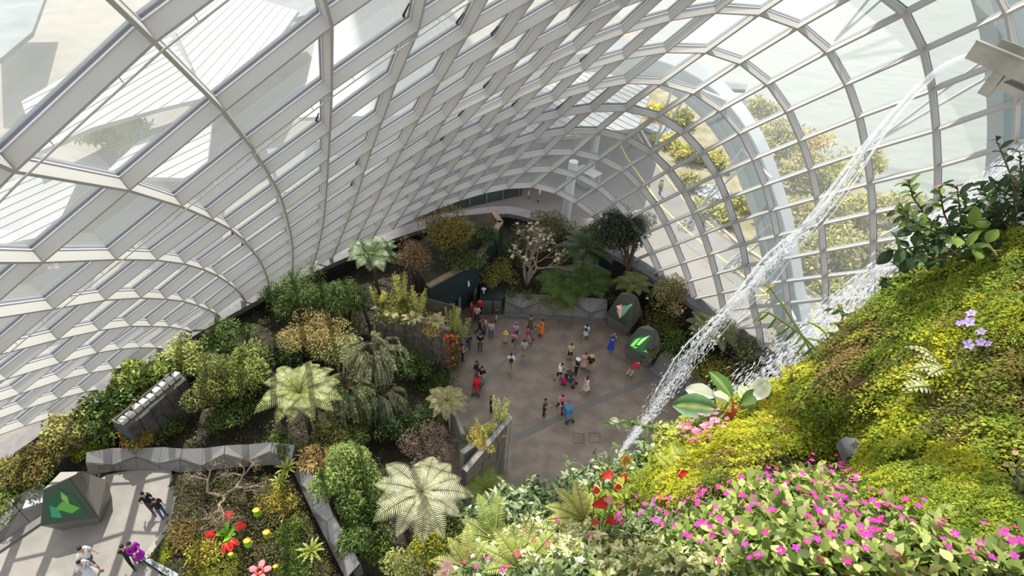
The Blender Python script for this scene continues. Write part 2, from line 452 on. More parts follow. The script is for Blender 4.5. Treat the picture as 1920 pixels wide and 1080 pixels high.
ARCHES = [arch(8.9, 3.0, 2.0, .9, 7, 27, 'white steel arch outside the glass, passing over the road and shrubs', (M_STEELB, M_STEEL)),
          arch(4.3, 3.0, 2.0, .9, 5, 27, 'white steel arch outside the glass behind the metal spout', (M_STEELB, M_STEEL))]
for (root, C), rr in zip(ARCHES, (10, 6)):
    for k in (12, 15, 18, 21, 24):
        j = int((k - (7 if rr == 10 else 5)) / .5) - 2
        a = grid_pt([(rr, k)])[0] + dome_n(grid_pt([(rr, k)]))[0] * 1.0
        b = grid_pt([(rr - 2, k)])[0] + dome_n(grid_pt([(rr - 2, k)]))[0] * 1.0
        MB().tube([C[j], a], .07, 8).build('strut', [M_STEEL], root)
        MB().tube([C[j + 1], a], .07, 8).build('strut', [M_STEEL], root)
        MB().tube([C[j], b], .07, 8).build('strut', [M_STEEL], root)
# covered walk and pavilion roofs beyond the back of the dome
M_ROOF = mat('white_roofing', (.235, .24, .245), rough=.5, var=.04, scale=.3)
M_SEAM = mat('roof_seam', (.28, .29, .31), rough=.5)
def roof_px(pts, z, name, label, sdir):
    P = [at_z(x, y, z) for x, y in pts]; m = MB(); m.prism([(p[0], p[1]) for p in P], z - .35, z)
    o = m.build(name, [M_ROOF]); tag(o, label, 'roof', 'white roofs outside')
    C = np.mean(P, axis=0); d = np.array([math.cos(sdir), math.sin(sdir)]); e = np.array([-d[1], d[0]])
    xy = np.array([p[:2] for p in P]); u = (xy - C[:2]) @ e
    for s in np.arange(u.min() + .3, u.max(), 1.1):
        xs = []
        for i in range(len(xy)):
            a, b = xy[i], xy[(i + 1) % len(xy)]; ua, ub = (a - C[:2]) @ e - s, (b - C[:2]) @ e - s
            if (ua > 0) != (ub > 0): xs.append(a + (b - a) * ua / (ua - ub))
        if len(xs) >= 2:
            a, b = xs[0], xs[1]
            v = e * .035
            q = [a - v, a + v, b + v, b - v]
            mm = MB().hexa([(x[0], x[1], z - .01) for x in q] + [(x[0], x[1], z + .07) for x in q])
            mm.build('seam', [M_SEAM], o)
    return o
roof_px([(1235, 135), (1196, 240), (1010, 262), (880, 240), (930, 120), (1090, 90)], 6.5, 'pavilion_roof', 'white ribbed roof seen through the glass above the road', 2.3)
roof_px([(880, 60), (780, 215), (560, 220), (600, 40), (720, -40)], 8.0, 'pavilion_roof', 'white ribbed roof seen through the glass left of the middle of the dome', 1.9)
roof_px([(560, 20), (470, 150), (385, 175), (330, 60), (420, -20)], 8.0, 'pavilion_roof', 'white roof beyond the top pair of large panes', 1.7)
roof_px([(40, 190), (180, 110), (318, 62), (388, 182), (300, 203), (170, 240), (70, 285)], 8.0, 'pavilion_roof', 'pale ribbed roof beyond the second large pane from the left corner', 1.5)
roof_px([(400, 215), (385, 335), (190, 330), (260, 265), (330, 235)], 6.0, 'pavilion_roof', 'low white roof beyond the second row of large panes at left', 1.2)
roof_px([(150, 330), (100, 440), (-60, 470), (-60, 350), (60, 330)], 6.0, 'pavilion_roof', 'pale roof beyond the large panes at the left edge', 1.2)
for pts, z, lb in [([(330, 8), (560, -14), (600, 22), (480, 50), (330, 62)], 7.0, 'blue-grey slab standing for shade outside beyond the top pair of large panes'), ([(110, 318), (225, 262), (345, 222), (372, 250), (255, 330)], 4.0, 'dark slab standing for shade outside beyond the second row of large panes'),
        ([(-20, 470), (20, 400), (100, 378), (118, 425), (30, 470)], 5.0, 'grey paved terrace outside beyond the left edge panes'), ([(1335, 152), (1402, 158), (1398, 168), (1352, 166)], .7, 'dark-edged roof corner outside above the arch near the water'), ([(-20, -20), (90, -20), (60, 60), (0, 110), (-20, 110)], 6.0, 'grey cluttered roof outside at the top left corner')]:
    P = [at_z(x, y, z) for x, y in pts]; o = MB().prism([(p[0], p[1]) for p in P], z - .5, z).build('roof_shade_slab', [mat('roof_shade_blue_grey', (.11, .125, .14), rough=.6, var=.3, scale=.4)]); tag(o, lb, 'canopy')  # first pair of slabs puts outdoor shade in as dark blue-grey colour
# glazed building under the first roof
M_BLD = mat('dark_glazing', (.05, .075, .07), rough=.25, spec=.6, var=.2, scale=.8)
P0, P1 = at_z(800, 405, 0), at_z(978, 366, 0)
d = (P1 - P0)[:2]; L = np.linalg.norm(d); d /= L; nrm = np.array([-d[1], d[0]])
poly = [P0[:2] - d * 12, P1[:2], P1[:2] + nrm * 8, P0[:2] - d * 12 + nrm * 8]
o = MB().prism(poly, 0, 5.2).build('service_building', [M_BLD]); tag(o, 'dark glazed low building outside behind the back of the dome', 'building')
for s in np.arange(-10, L, 1.8):
    a = P0[:2] + d * s - nrm * .06
    MB().box((a[0], a[1], 2.6), (.12, .12, 5.2), 0, math.atan2(d[1], d[0])).build('mullion', [M_FRM], o)
for px in ((1060, 412), (1105, 332)):
    b = at_z(*px); o = MB().tube([b, b + [0, 0, 6.2]], .42, 14).build('round_column', [mat('pale_concrete', (.45, .47, .46), rough=.8)])
    tag(o, 'round concrete column outside the glass, ' + ('nearest the ledge at the back' if px[1] > 400 else 'further out beside the road'), 'column')
# tall block added far beyond the dome, out of frame, to shade the plaza
hv = SUN[:2] / np.linalg.norm(SUN[:2]); uv_ = np.array([hv[1], -hv[0]])
TOW_U0, TOW_U1, TOW_V, TOW_Z = 2.5, 21.5, 150.0, 195.0
poly = [hv * TOW_V + uv_ * TOW_U0, hv * TOW_V + uv_ * TOW_U1, hv * (TOW_V + 25) + uv_ * TOW_U1, hv * (TOW_V + 25) + uv_ * TOW_U0]
o = MB().prism(poly, 0, TOW_Z).build('plaza_shade_tower', [mat('shade_tower_grey', (.35, .38, .40), rough=.3)]); tag(o, 'tall pale block added out of frame behind the dome to shade the plaza', 'building')
for zf in np.arange(6, TOW_Z, 8):
    mq = [hv * (TOW_V - .6) + uv_ * TOW_U0, hv * (TOW_V - .6) + uv_ * TOW_U1, hv * TOW_V + uv_ * TOW_U1, hv * TOW_V + uv_ * TOW_U0]
    MB().prism(mq, zf, zf + 1.2).build('shade_tower_band', [M_STEEL], o)

# ------------------------------------------------------------------ floors and ground inside
M_FLOOR = mat('plaza_concrete', (.21, .163, .128), rough=.45, spec=.4, second=(.12, .095, .078), scale=.9, bump=.06, detail=8)
M_FLOOR2 = mat('walk_concrete', (.24, .22, .20), rough=.7, second=(.19, .175, .16), scale=1.4, bump=.08, detail=8)
PLZ = [at_z(*p)[:2] for p in [(855, 585), (1135, 603), (1175, 660), (1235, 700), (1320, 790), (1350, 900), (1150, 980), (850, 980), (862, 760), (855, 690)]]
o = MB().prism([(-7, 33.2), (8.2, 33.4), (15, 25), (15, 12), (-3.6, 12), (-3.6, 27), (-7, 28)], -.4, 0).build('floor', [M_FLOOR]); o['kind'] = 'structure'; o['label'] = 'mottled brown-grey concrete floor of the plaza'
M_SEAMF = mat('floor_band', (.115, .112, .105), rough=.35)
M_GAP = mat('dark_joint', (.05, .05, .05), rough=.7)
def flat_px(pts, name, mt, label, z=.0, h=.006, kind='structure'):
    o = MB().prism([at_z(x, y, 0)[:2] for x, y in pts], z, z + h).build(name, [mt]); o['kind'] = kind; o['label'] = label; return o
flat_px([(848, 770), (872, 745), (934, 684), (936, 688), (880, 755), (850, 785)], 'floor_band', M_SEAMF, 'smooth grey drainage band in the plaza floor at left')
flat_px([(934, 684), (1006, 628), (1012, 630), (937, 690)], 'floor_band', M_SEAMF, 'narrow grey band in the plaza floor going towards the back')
flat_px([(962, 815), (1060, 772), (1140, 738), (1240, 700), (1244, 708), (1144, 748), (1062, 784), (968, 828)], 'floor_band', M_SEAMF, 'grey drainage band across the front of the plaza floor')
for c in ((1085, 822), (1115, 821)):
    a = at_z(*c); m = MB()
    for dx, dy, sx, sy in ((-.33, 0, .03, .7), (.33, 0, .03, .7), (0, -.35, .66, .03), (0, .35, .66, .03)):
        m.box((a[0] + dx, a[1] + dy, .004), (sx, sy, .008))
    o = m.build('floor_hatch_joint', [M_GAP]); o['kind'] = 'structure'; o['label'] = 'thin dark outline of a square hatch in the plaza floor'
WZ = 2.5
wk = [at_z(x, y, WZ)[:2] for x, y in [(-120, 1120), (-40, 1040), (0, 1010), (110, 945), (200, 890), (318, 868), (330, 930), (318, 985), (268, 1052), (300, 1075), (500, 1180), (100, 1300)]]
o = MB().prism(wk, WZ - .4, WZ).build('floor_walk', [M_FLOOR2]); o['kind'] = 'structure'; o['label'] = 'pale concrete walkway at the bottom left'
def in_poly(x, y, poly):
    c = np.zeros(x.shape, bool); n = len(poly)
    for i in range(n):
        (x1, y1), (x2, y2) = poly[i], poly[(i + 1) % n]
        c ^= ((y1 > y) != (y2 > y)) & (x < (x2 - x1) * (y - y1) / ((y2 - y1) + 1e-12) + x1)
    return c
def seg_dist(x, y, poly):
    d = np.full(x.shape, 1e9); n = len(poly)
    for i in range(n):
        a, b = np.array(poly[i]), np.array(poly[(i + 1) % n]); ab = b - a
        t = np.clip(((x - a[0]) * ab[0] + (y - a[1]) * ab[1]) / (ab @ ab), 0, 1)
        d = np.minimum(d, np.hypot(x - a[0] - t * ab[0], y - a[1] - t * ab[1]))
    return d
pl2 = [(-6.9, 33.0), (8.1, 33.2), (15, 24.8), (15, 5), (-3.5, 5), (-3.5, 26.8), (-6.9, 27.8)]
gx, gy = np.meshgrid(np.arange(-34, 32, .5), np.arange(2, 44, .5), indexing='ij')
din = in_poly(gx, gy, pl2); dd = seg_dist(gx, gy, pl2)
hz = np.where(din, -.5, .35 + .16 * np.minimum(dd, 11))
dw = seg_dist(gx, gy, wk); inw = in_poly(gx, gy, wk)
wgt = np.where(inw, 1, np.clip(1 - dw / 4, 0, 1)); hz = hz * (1 - wgt) + np.where(inw, WZ - .25, WZ + .1) * wgt
nz = sum(np.sin(gx * a + s) * np.cos(gy * b + s * 2) for a, b, s in ((.9, 1.1, 0), (1.7, 1.3, 2), (2.9, 3.3, 4))) * .06
hz = hz + np.where(din | inw, 0, nz)
def ground_z(x, y):
    i = int(round((x + 34) / .5)); j = int(round((y - 2) / .5))
    return float(hz[min(max(i, 0), hz.shape[0] - 1), min(max(j, 0), hz.shape[1] - 1)])
a_, b_ = hz.shape; ii, jj = np.meshgrid(np.arange(a_ - 1), np.arange(b_ - 1), indexing='ij')
q0 = (ii * b_ + jj).ravel()
keep = dome_f(np.stack([gx, gy, np.full(gx.shape, 3.)], -1))[:-1, :-1].ravel() < .0
Fq = np.column_stack([q0, q0 + b_, q0 + b_ + 1, q0 + 1])[keep]
o = link('ground_soil', mesh('ground_soil', np.column_stack([gx.ravel(), gy.ravel(), hz.ravel()]), Fq, [M_SOIL], smooth=True))
o['kind'] = 'structure'; o['label'] = 'dark planted soil banks inside the dome'

# ------------------------------------------------------------------ faceted planters
M_FAC = mat('facet_steel', (.19, .185, .18), rough=.42, metal=.25, spec=.5, var=.06, scale=1.5)
M_FACD = mat('facet_joint', (.08, .08, .08), rough=.7)
def facets(root, tris, thick=.05, shrink=.975, name='panel', mt=None):
    for t in tris:
        t = [np.asarray(p, float) for p in t]; c = sum(t) / 3; n = np.cross(t[1] - t[0], t[2] - t[0]); n /= np.linalg.norm(n) + 1e-9
        u = [c + (p - c) * shrink for p in t]
        MB().add([p - n * .01 for p in u] + [p + n * thick for p in u], [[2, 1, 0], [3, 4, 5], [0, 1, 4, 3], [1, 2, 5, 4], [2, 0, 3, 5]]).build(name, [mt or M_FAC], root)
def facet_planter(pts, z0, h, side, label, step=1.25, dep=1.0, seed=1, base=True):
    rr = random.Random(seed); P = [np.array([*p[:2], 0.]) for p in pts]
    L = [0]
    for i in range(len(P) - 1): L.append(L[-1] + np.linalg.norm(P[i + 1] - P[i]))
    n = max(2, int(round(L[-1] / step))); ss = np.linspace(0, L[-1], n + 1)
    B = np.array([[np.interp(s, L, [p[j] for p in P]) for j in (0, 1)] for s in ss])
    T = np.gradient(B, axis=0); T /= np.linalg.norm(T, axis=1, keepdims=True)
    N = np.column_stack([-T[:, 1], T[:, 0]]) * side
    v3 = lambda q, z: np.array([q[0], q[1], z])
    bot = [v3(B[i] + N[i] * .05, z0 + .02) for i in range(n + 1)]
    mid = [v3(B[i] + N[i] * (.12 if i % 2 else .38), z0 + h * (.42 if i % 2 else .8) * rr.uniform(.9, 1.1)) for i in range(n + 1)]
    top = [v3(B[i] + N[i] * dep * rr.uniform(.85, 1.1), z0 + h * rr.uniform(.93, 1.05)) for i in range(n + 1)]
    core = MB()
    for i in range(n):
        core.hexa([v3(B[i] + N[i] * .42, z0 - .3), v3(B[i + 1] + N[i + 1] * .42, z0 - .3), v3(B[i + 1] + N[i + 1] * dep, z0 - .3), v3(B[i] + N[i] * dep, z0 - .3),
                   v3(B[i] + N[i] * .42, z0 + h * .36), v3(B[i + 1] + N[i + 1] * .42, z0 + h * .36), v3(B[i + 1] + N[i + 1] * dep, z0 + h * .8), v3(B[i] + N[i] * dep, z0 + h * .8)])
    root = core.build('faceted_planter', [M_FACD]); tag(root, label, 'planter edge')
    tr = []
    for i in range(n):
        for lo, hi in ((bot, mid), (mid, top)):
            q = [lo[i], lo[i + 1], hi[i + 1], hi[i]]
            tr += [(q[0], q[1], q[2]), (q[0], q[2], q[3])] if i % 2 else [(q[0], q[1], q[3]), (q[1], q[2], q[3])]
    if side < 0: tr = [t[::-1] for t in tr]
    facets(root, tr)
    if base:
        m = MB()
        for i in range(n):
            m.hexa([v3(B[i] - N[i] * .42, z0 - .1), v3(B[i + 1] - N[i + 1] * .42, z0 - .1), v3(B[i + 1] + N[i + 1] * .08, z0 - .1), v3(B[i] + N[i] * .08, z0 - .1),
                    v3(B[i] - N[i] * .42, z0 + .12), v3(B[i + 1] - N[i + 1] * .42, z0 + .12), v3(B[i + 1] + N[i + 1] * .08, z0 + .12), v3(B[i] + N[i] * .08, z0 + .12)])
        m.build('step', [M_CONC], root)
    return root
facet_planter([at_z(945, 588), at_z(1040, 593), at_z(1136, 600)], 0, 1.25, 1, 'grey faceted metal planter edge along the back of the plaza', seed=3)
facet_planter([at_z(1224, 688), at_z(1266, 722), at_z(1335, 785)], 0, 1.25, 1, 'grey faceted metal planter edge on the right of the plaza beside the waterfall', seed=5)
facet_planter([at_z(-60, 1060, WZ), at_z(20, 1008, WZ), at_z(112, 945, WZ)], WZ, .95, 1, 'grey faceted planter edge left of the walkway, below the dark screen pillar', seed=7, step=1.5, dep=1.3)
facet_planter([at_z(168, 893, WZ), at_z(215, 884, WZ), at_z(300, 880, WZ), at_z(345, 888, WZ), at_z(420, 880, WZ), at_z(500, 872, WZ), at_z(548, 878, WZ)], WZ, .9, 1, 'grey faceted planter edge behind the carnivorous plant bed', seed=8, step=1.1, dep=.9, base=False)
facet_planter([at_z(552, 890, WZ), at_z(580, 950, WZ), at_z(610, 1010, WZ), at_z(650, 1090, WZ)], WZ, .8, 1, 'pale faceted planter edge right of the carnivorous plant bed', seed=9, step=1.0, dep=.8, base=False)

# ------------------------------------------------------------------ screen pillars
M_SCRG = mat('screen_dark_green', (.012, .03, .014), rough=.25, spec=.5)
M_PIL = mat('pillar_bronze', (.17, .155, .14), rough=.45, metal=.3)
def pillar(base, hd, h, w, d, label, pic, seed):
    """base point, heading of the screen, height; a leaning crystal with a dark screen in front"""
    c, s = math.cos(hd), math.sin(hd); b = np.array(base, float)
    def L(x, y, z): return b + np.array([x * c - y * s, x * s + y * c, z])
    # crystal vertices: front is -y
    v = [L(-.42 * w, -.40 * d, 0), L(.40 * w, -.46 * d, 0), L(.5 * w, .4 * d, 0), L(-.35 * w, .5 * d, 0),
         L(-.55 * w, -.62 * d, h * .42), L(.52 * w, -.60 * d, h * .30), L(.62 * w, .42 * d, h * .45), L(-.5 * w, .55 * d, h * .5),
         L(-.30 * w, -.10 * d, h * .93), L(.22 * w, .02 * d, h), L(.30 * w, .40 * d, h * .82), L(-.12 * w, .48 * d, h * .86)]
    F = [[0, 1, 5, 4], [1, 2, 6, 5], [2, 3, 7, 6], [3, 0, 4, 7], [4, 5, 9, 8], [5, 6, 10, 9], [6, 7, 11, 10], [7, 4, 8, 11], [8, 9, 10, 11]]
    core = MB(); cc = sum(v) / len(v); core.add([cc + (p - cc) * .96 for p in v], F + [[3, 2, 1, 0]])
    root = core.build('screen_pillar', [M_FACD]); tag(root, label, 'screen')
    tr = []
    for f in F:
        if f == [4, 5, 9, 8]: continue
        tr += [(v[f[0]], v[f[1]], v[f[2]]), (v[f[0]], v[f[2]], v[f[3]])]
    facets(root, tr, thick=.02, shrink=.985, name='panel', mt=M_PIL)
    q = [v[4], v[5], v[9], v[8]]; n = np.cross(q[1] - q[0], q[3] - q[0]); n /= np.linalg.norm(n)
    MB().add([p for p in q] + [p + n * .04 for p in q], [[3, 2, 1, 0], [4, 5, 6, 7], [0, 1, 5, 4], [1, 2, 6, 5], [2, 3, 7, 6], [3, 0, 4, 7]]).build('screen', [M_SCRG], root)
    def S(u, w_): return (q[0] * (1 - u) + q[1] * u) * (1 - w_) + (q[3] * (1 - u) + q[2] * u) * w_ + n * .055
    for nm, pts, col, em in pic:
        P = [S(*p) for p in pts]; k = len(P)
        m = MB().add([p - n * .01 for p in P] + [p + n * .003 for p in P], [list(range(k))[::-1], [k + i for i in range(k)]] + [[i, (i + 1) % k, k + (i + 1) % k, k + i] for i in range(k)])
        m.build(nm, [mat('lit_' + nm + str(col), col, rough=.5, emit=em)], root)
    return root
PINK = [('picture', [(.30, .30), (.50, .12), (.62, .30), (.95, .72), (.62, .62), (.20, .52)], (.10, .22, .13), .35),
        ('petal', [(.16, .46), (.36, .60), (.50, .50), (.40, .40)], (.62, .16, .20), .7), ('petal', [(.42, .50), (.62, .52), (.66, .38), (.50, .34)], (.70, .22, .26), .7),
        ('petal', [(.38, .38), (.48, .14), (.58, .30), (.50, .40)], (.65, .12, .22), .7), ('petal', [(.60, .56), (.92, .74), (.70, .52)], (.40, .60, .48), .6)]
GREEN = [('picture', [(.12, .20), (.34, .10), (.92, .22), (.70, .40), (.92, .80), (.40, .72), (.12, .50)], (.02, .10, .05), .3),
         ('frond', [(.16, .16), (.28, .18), (.40, .66), (.22, .50)], (.14, .55, .06), .8), ('frond', [(.34, .30), (.44, .30), (.82, .82), (.46, .62)], (.30, .62, .14), .7),
         ('frond', [(.30, .16), (.90, .26), (.66, .38), (.34, .26)], (.16, .58, .10), .8)]
DEEP = [('picture', [(.12, .10), (.88, .14), (.84, .60), (.50, .90), (.10, .66)], (.012, .06, .025), .2), ('frond', [(.30, .40), (.60, .20), (.80, .30), (.50, .55)], (.07, .22, .035), .3),
        ('frond', [(.20, .20), (.40, .12), (.36, .40), (.18, .52)], (.02, .18, .09), .3), ('frond', [(.5, .6), (.62, .42), (.66, .62), (.54, .8)], (.13, .25, .05), .3)]
pillar(at_z(1164, 612), -.5, 3.4, 1.9, 1.5, 'dark faceted pillar with a screen showing a pink flower', PINK, 1)
pillar(at_z(1199, 670), -.55, 3.0, 1.9, 1.5, 'dark faceted pillar with a screen showing bright green leaves', GREEN, 2)
pillar(at_z(160, 962, WZ), .35, 2.9, 2.0, 1.6, 'dark faceted pillar with a deep green screen beside the walkway', DEEP, 3)

# ------------------------------------------------------------------ entrance building, cabinet, slate walls
M_TEAL = mat('dark_teal_panel', (.022, .036, .038), rough=.45, var=.1, scale=1)
M_PARA = mat('tan_parapet', (.20, .155, .10), rough=.85, var=.2, scale=3)
RZ = 4.3
roof = [at_z(x, y, RZ)[:2] for x, y in [(806, 541), (897, 492), (944, 418), (930, 398), (860, 405), (760, 470)]]
root = MB().prism(roof, 1.9, RZ).build('entrance_building', [M_TEAL]); tag(root, 'dark wedge-shaped entrance building with a planted roof', 'building')
rc = np.mean(roof, axis=0)
ins = [rc + (np.array(p) - rc) * .97 for p in roof]
MB().prism(ins, RZ - .1, RZ + .06).build('soil', [M_SOIL], root)
for i in range(3):
    a, b = np.array(roof[i]), np.array(roof[i + 1]); d = (b - a) / np.linalg.norm(b - a); nn = np.array([-d[1], d[0]])
    if (rc - a) @ nn < 0: nn = -nn
    q = [a, b, b + nn * .45, a + nn * .45]
    MB().prism(q, RZ, RZ + .14).build('parapet', [M_PARA], root)
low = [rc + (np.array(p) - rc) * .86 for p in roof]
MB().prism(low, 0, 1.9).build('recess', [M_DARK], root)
fa, fb = np.array(roof[0]), np.array(roof[1]); fd = (fb - fa) / np.linalg.norm(fb - fa)
for s in (.02, .42, .62, .98):
    p = fa + (fb - fa) * s + np.array([-fd[1], fd[0]]) * .18
    MB().box((p[0], p[1], .95), (.22, .22, 1.92), 0, math.atan2(fd[1], fd[0])).build('post', [M_CONC], root)
p = fa + (fb - fa) * .78 - np.array([-fd[1], fd[0]]) * .05
o = MB().box((p[0], p[1], 3.0), (.12, .12, .12)).tube([(p[0], p[1], 2.95), (p[0] + .05, p[1] - .3, 2.85)], .08, 8).build('security_camera', [M_STEEL]); tag(o, 'small white security camera on the dark entrance fascia', 'camera')
c0 = at_z(899, 588); c1 = at_z(942, 589); cd = (c1 - c0)[:2]; cl = np.linalg.norm(cd); cd /= cl; cn = np.array([-cd[1], cd[0]])
ctr = (c0[:2] + c1[:2]) / 2 + cn * .75
root = MB().box((ctr[0], ctr[1], .8), (cl, 1.5, 1.6), 0, math.atan2(cd[1], cd[0])).build('utility_cabinet', [M_TEAL]); tag(root, 'dark teal utility cabinet with louvred doors beside the entrance', 'cabinet')
for s, w_ in ((.3, .48), (.76, .34)):
    p = c0[:2] + cd * cl * s - cn * .03
    dr = MB().box((p[0], p[1], .75), (cl * w_, .06, 1.3), 0, math.atan2(cd[1], cd[0])).build('door', [mat('door_grey', (.10, .10, .10), rough=.5)], root)
    for zz in np.arange(.25, 1.3, .16):
        MB().box((p[0] - cn[0] * .05, p[1] - cn[1] * .05, zz), (cl * w_ * .9, .04, .06), 0, math.atan2(cd[1], cd[0])).build('slat', [mat('door_grey', (.1, .1, .1))], dr)
o = MB().tube([(ctr[0] - .6, ctr[1] - .2, 1.6), (ctr[0] - .6, ctr[1] - .2, 1.95)], .06, 8).blob((ctr[0] - .6, ctr[1] - .25, 2.05), (.2, .14, .12)).build('cabinet_lamp', [M_STEEL]); tag(o, 'small white lamp standing on the teal utility cabinet', 'lamp')

M_SLATE = mat('slate', (.19, .17, .135), rough=.75, second=(.09, .085, .07), scale=2.5, bump=.25, detail=6)
M_SLATE2 = mat('slate_lighter', (.135, .115, .085), rough=.8, second=(.10, .095, .08), scale=2.0, bump=.25, detail=6)
M_COPE = mat('coping', (.24, .23, .2), rough=.8, var=.15)
def slate_wall(a, b, zb, zt, thick, side, label, nx, nz, seed, ms, cope=True, za2=None):
    rr = random.Random(seed); a, b = np.array(a[:2]), np.array(b[:2]); d = (b - a); L = np.linalg.norm(d); d /= L; n = np.array([-d[1], d[0]]) * side
    zt2 = zt if za2 is None else za2
    root = MB().prism([a, b, b + n * thick, a + n * thick], zb, [zt, zt2, zt2, zt]).build('slate_planter', [M_FACD]); tag(root, label, 'planter')
    G = [[(i / nx + (rr.uniform(-.28, .28) / nx if 0 < i < nx else 0), j / nz + (rr.uniform(-.25, .25) / nz if 0 < j < nz else 0)) for i in range(nx + 1)] for j in range(nz + 1)]
    for j in range(nz):
        for i in range(nx):
            q = [G[j][i], G[j][i + 1], G[j + 1][i + 1], G[j + 1][i]]; cu = sum(x[0] for x in q) / 4; cv = sum(x[1] for x in q) / 4
            pr = rr.uniform(.04, .14); P = []
            for dep, sh in ((0, .97), (pr, .93)):
                for u, w_ in q:
                    u, w_ = cu + (u - cu) * sh, cv + (w_ - cv) * sh
                    xy = a + d * L * u - n * (dep + (rr.uniform(0, .03) if dep else 0)); z = zb + (zt + (zt2 - zt) * u - zb) * w_
                    P.append((xy[0], xy[1], z))
            MB().hexa(P if side > 0 else P[3::-1] + P[:3:-1]).build('slate', [ms], root)
    if thick > .5: MB().prism([a + n * .2 + d * .1, b + n * .2 - d * .1, b + n * (thick - .1) - d * .1, a + n * (thick - .1) + d * .1], [zt - .2, zt2 - .2, zt2 - .2, zt - .2], [zt + .03, zt2 + .03, zt2 + .03, zt + .03]).build('soil', [M_SOIL], root)
    if cope:
        q = [a - n * .12, b - n * .12, b + n * .14, a + n * .14]
        MB().prism(q, [zt, zt2, zt2, zt], [zt + .07, zt2 + .07, zt2 + .07, zt + .07]).build('coping', [M_COPE], root)
    return root
slate_wall(at_z(700, 576, 4.5), at_z(845, 618, 4.1), -.2, 4.5, 2.2, 1, 'slate-faced planter wall with bright plants on top, left of the plaza', 8, 5, 2, M_SLATE, za2=4.1)
wa, wb_, wc = at_z(872, 884, 3.4)[:2], at_z(958, 782, 4.8)[:2], at_z(862, 845, 3.4)[:2]
slate_wall(wa, wb_, -.2, 3.4, .25, 1, 'slate-faced wedge planter at the near end of the plaza', 6, 4, 4, M_SLATE2, za2=4.8)
o = MB().prism([wb_, wc, wc + np.array([.25, -.2]), wb_ + np.array([0, -.2])], -.2, [4.8, 3.4, 3.4, 4.8]).build('planter_back_wall', [M_COPE]); tag(o, 'pale back edge of the wedge planter at the near end of the plaza', 'planter')
ea, eb = at_z(852, 758, 2.6)[:2], at_z(873, 815, 2.6)[:2]
o = MB().prism([ea, eb, eb + np.array([-.25, 0]), ea + np.array([-.25, 0])], -.2, 2.6).build('garden_wall', [M_COPE]); tag(o, 'narrow pale garden wall seen end-on beside the pale brown-tipped tree fern', 'wall')
la, lb = at_z(236, 802, 5.0), at_z(347, 708, 5.0)
slate_wall(la, lb, 1.2, 5.0, 1.0, 1, 'dark slate wall with rough white blocks on top, upper left garden', 6, 4, 6, mat('slate_dark', (.085, .08, .07), rough=.8, second=(.045, .043, .038), scale=2.5, bump=.25, detail=6), cope=False)
rr = random.Random(3); ORD = ('first', 'second', 'third', 'fourth', 'fifth', 'sixth', 'seventh', 'eighth', 'ninth'); d = (lb - la)[:2]; L9 = np.linalg.norm(d); d /= L9
for i in range(9):
    p = la + (lb - la) * (i + .5) / 9; e = np.array([-d[1], d[0]]); h = .22 + .16 * rr.random(); w9 = L9 / 9 * rr.uniform(.36, .45)
    o = MB().hexa([(p[0] + d[0] * w9 * sx + e[0] * (.16 * sy + .35), p[1] + d[1] * w9 * sx + e[1] * (.16 * sy + .35), 5.035 + z) for z in (0, h) for sx, sy in ((-1, -1), (1, -1), (1 - .3 * rr.random() * (z > 0), 1), (-1 + .3 * rr.random() * (z > 0), 1))]).build('stone_block', [mat('white_stone', (.5, .47, .43), rough=.9, var=.25, scale=4, bump=.2)])
    tag(o, 'rough pale block on the dark slate wall, %s from its lower left end' % ORD[i], 'stone', 'stone blocks on the slate wall')
o = MB().prism([at_z(x, y, WZ)[:2] for x, y in [(318, 982), (326, 988), (278, 1052), (266, 1050)]], WZ, WZ + .16).build('timber_kerb', [mat('grey_timber', (.30, .28, .25), rough=.8, var=.2)]); tag(o, 'grey timber kerb between the walkway and the carnivorous plants', 'kerb')
o = MB().prism([at_z(x, y, WZ)[:2] for x, y in [(268, 1050), (276, 1046), (345, 1084), (420, 1140), (400, 1150), (330, 1092)]], WZ, WZ + .2).build('steel_kerb', [mat('blue_grey_steel', (.30, .33, .38), rough=.5)]); tag(o, 'blue-grey kerb at the bottom of the carnivorous plant bed', 'kerb')

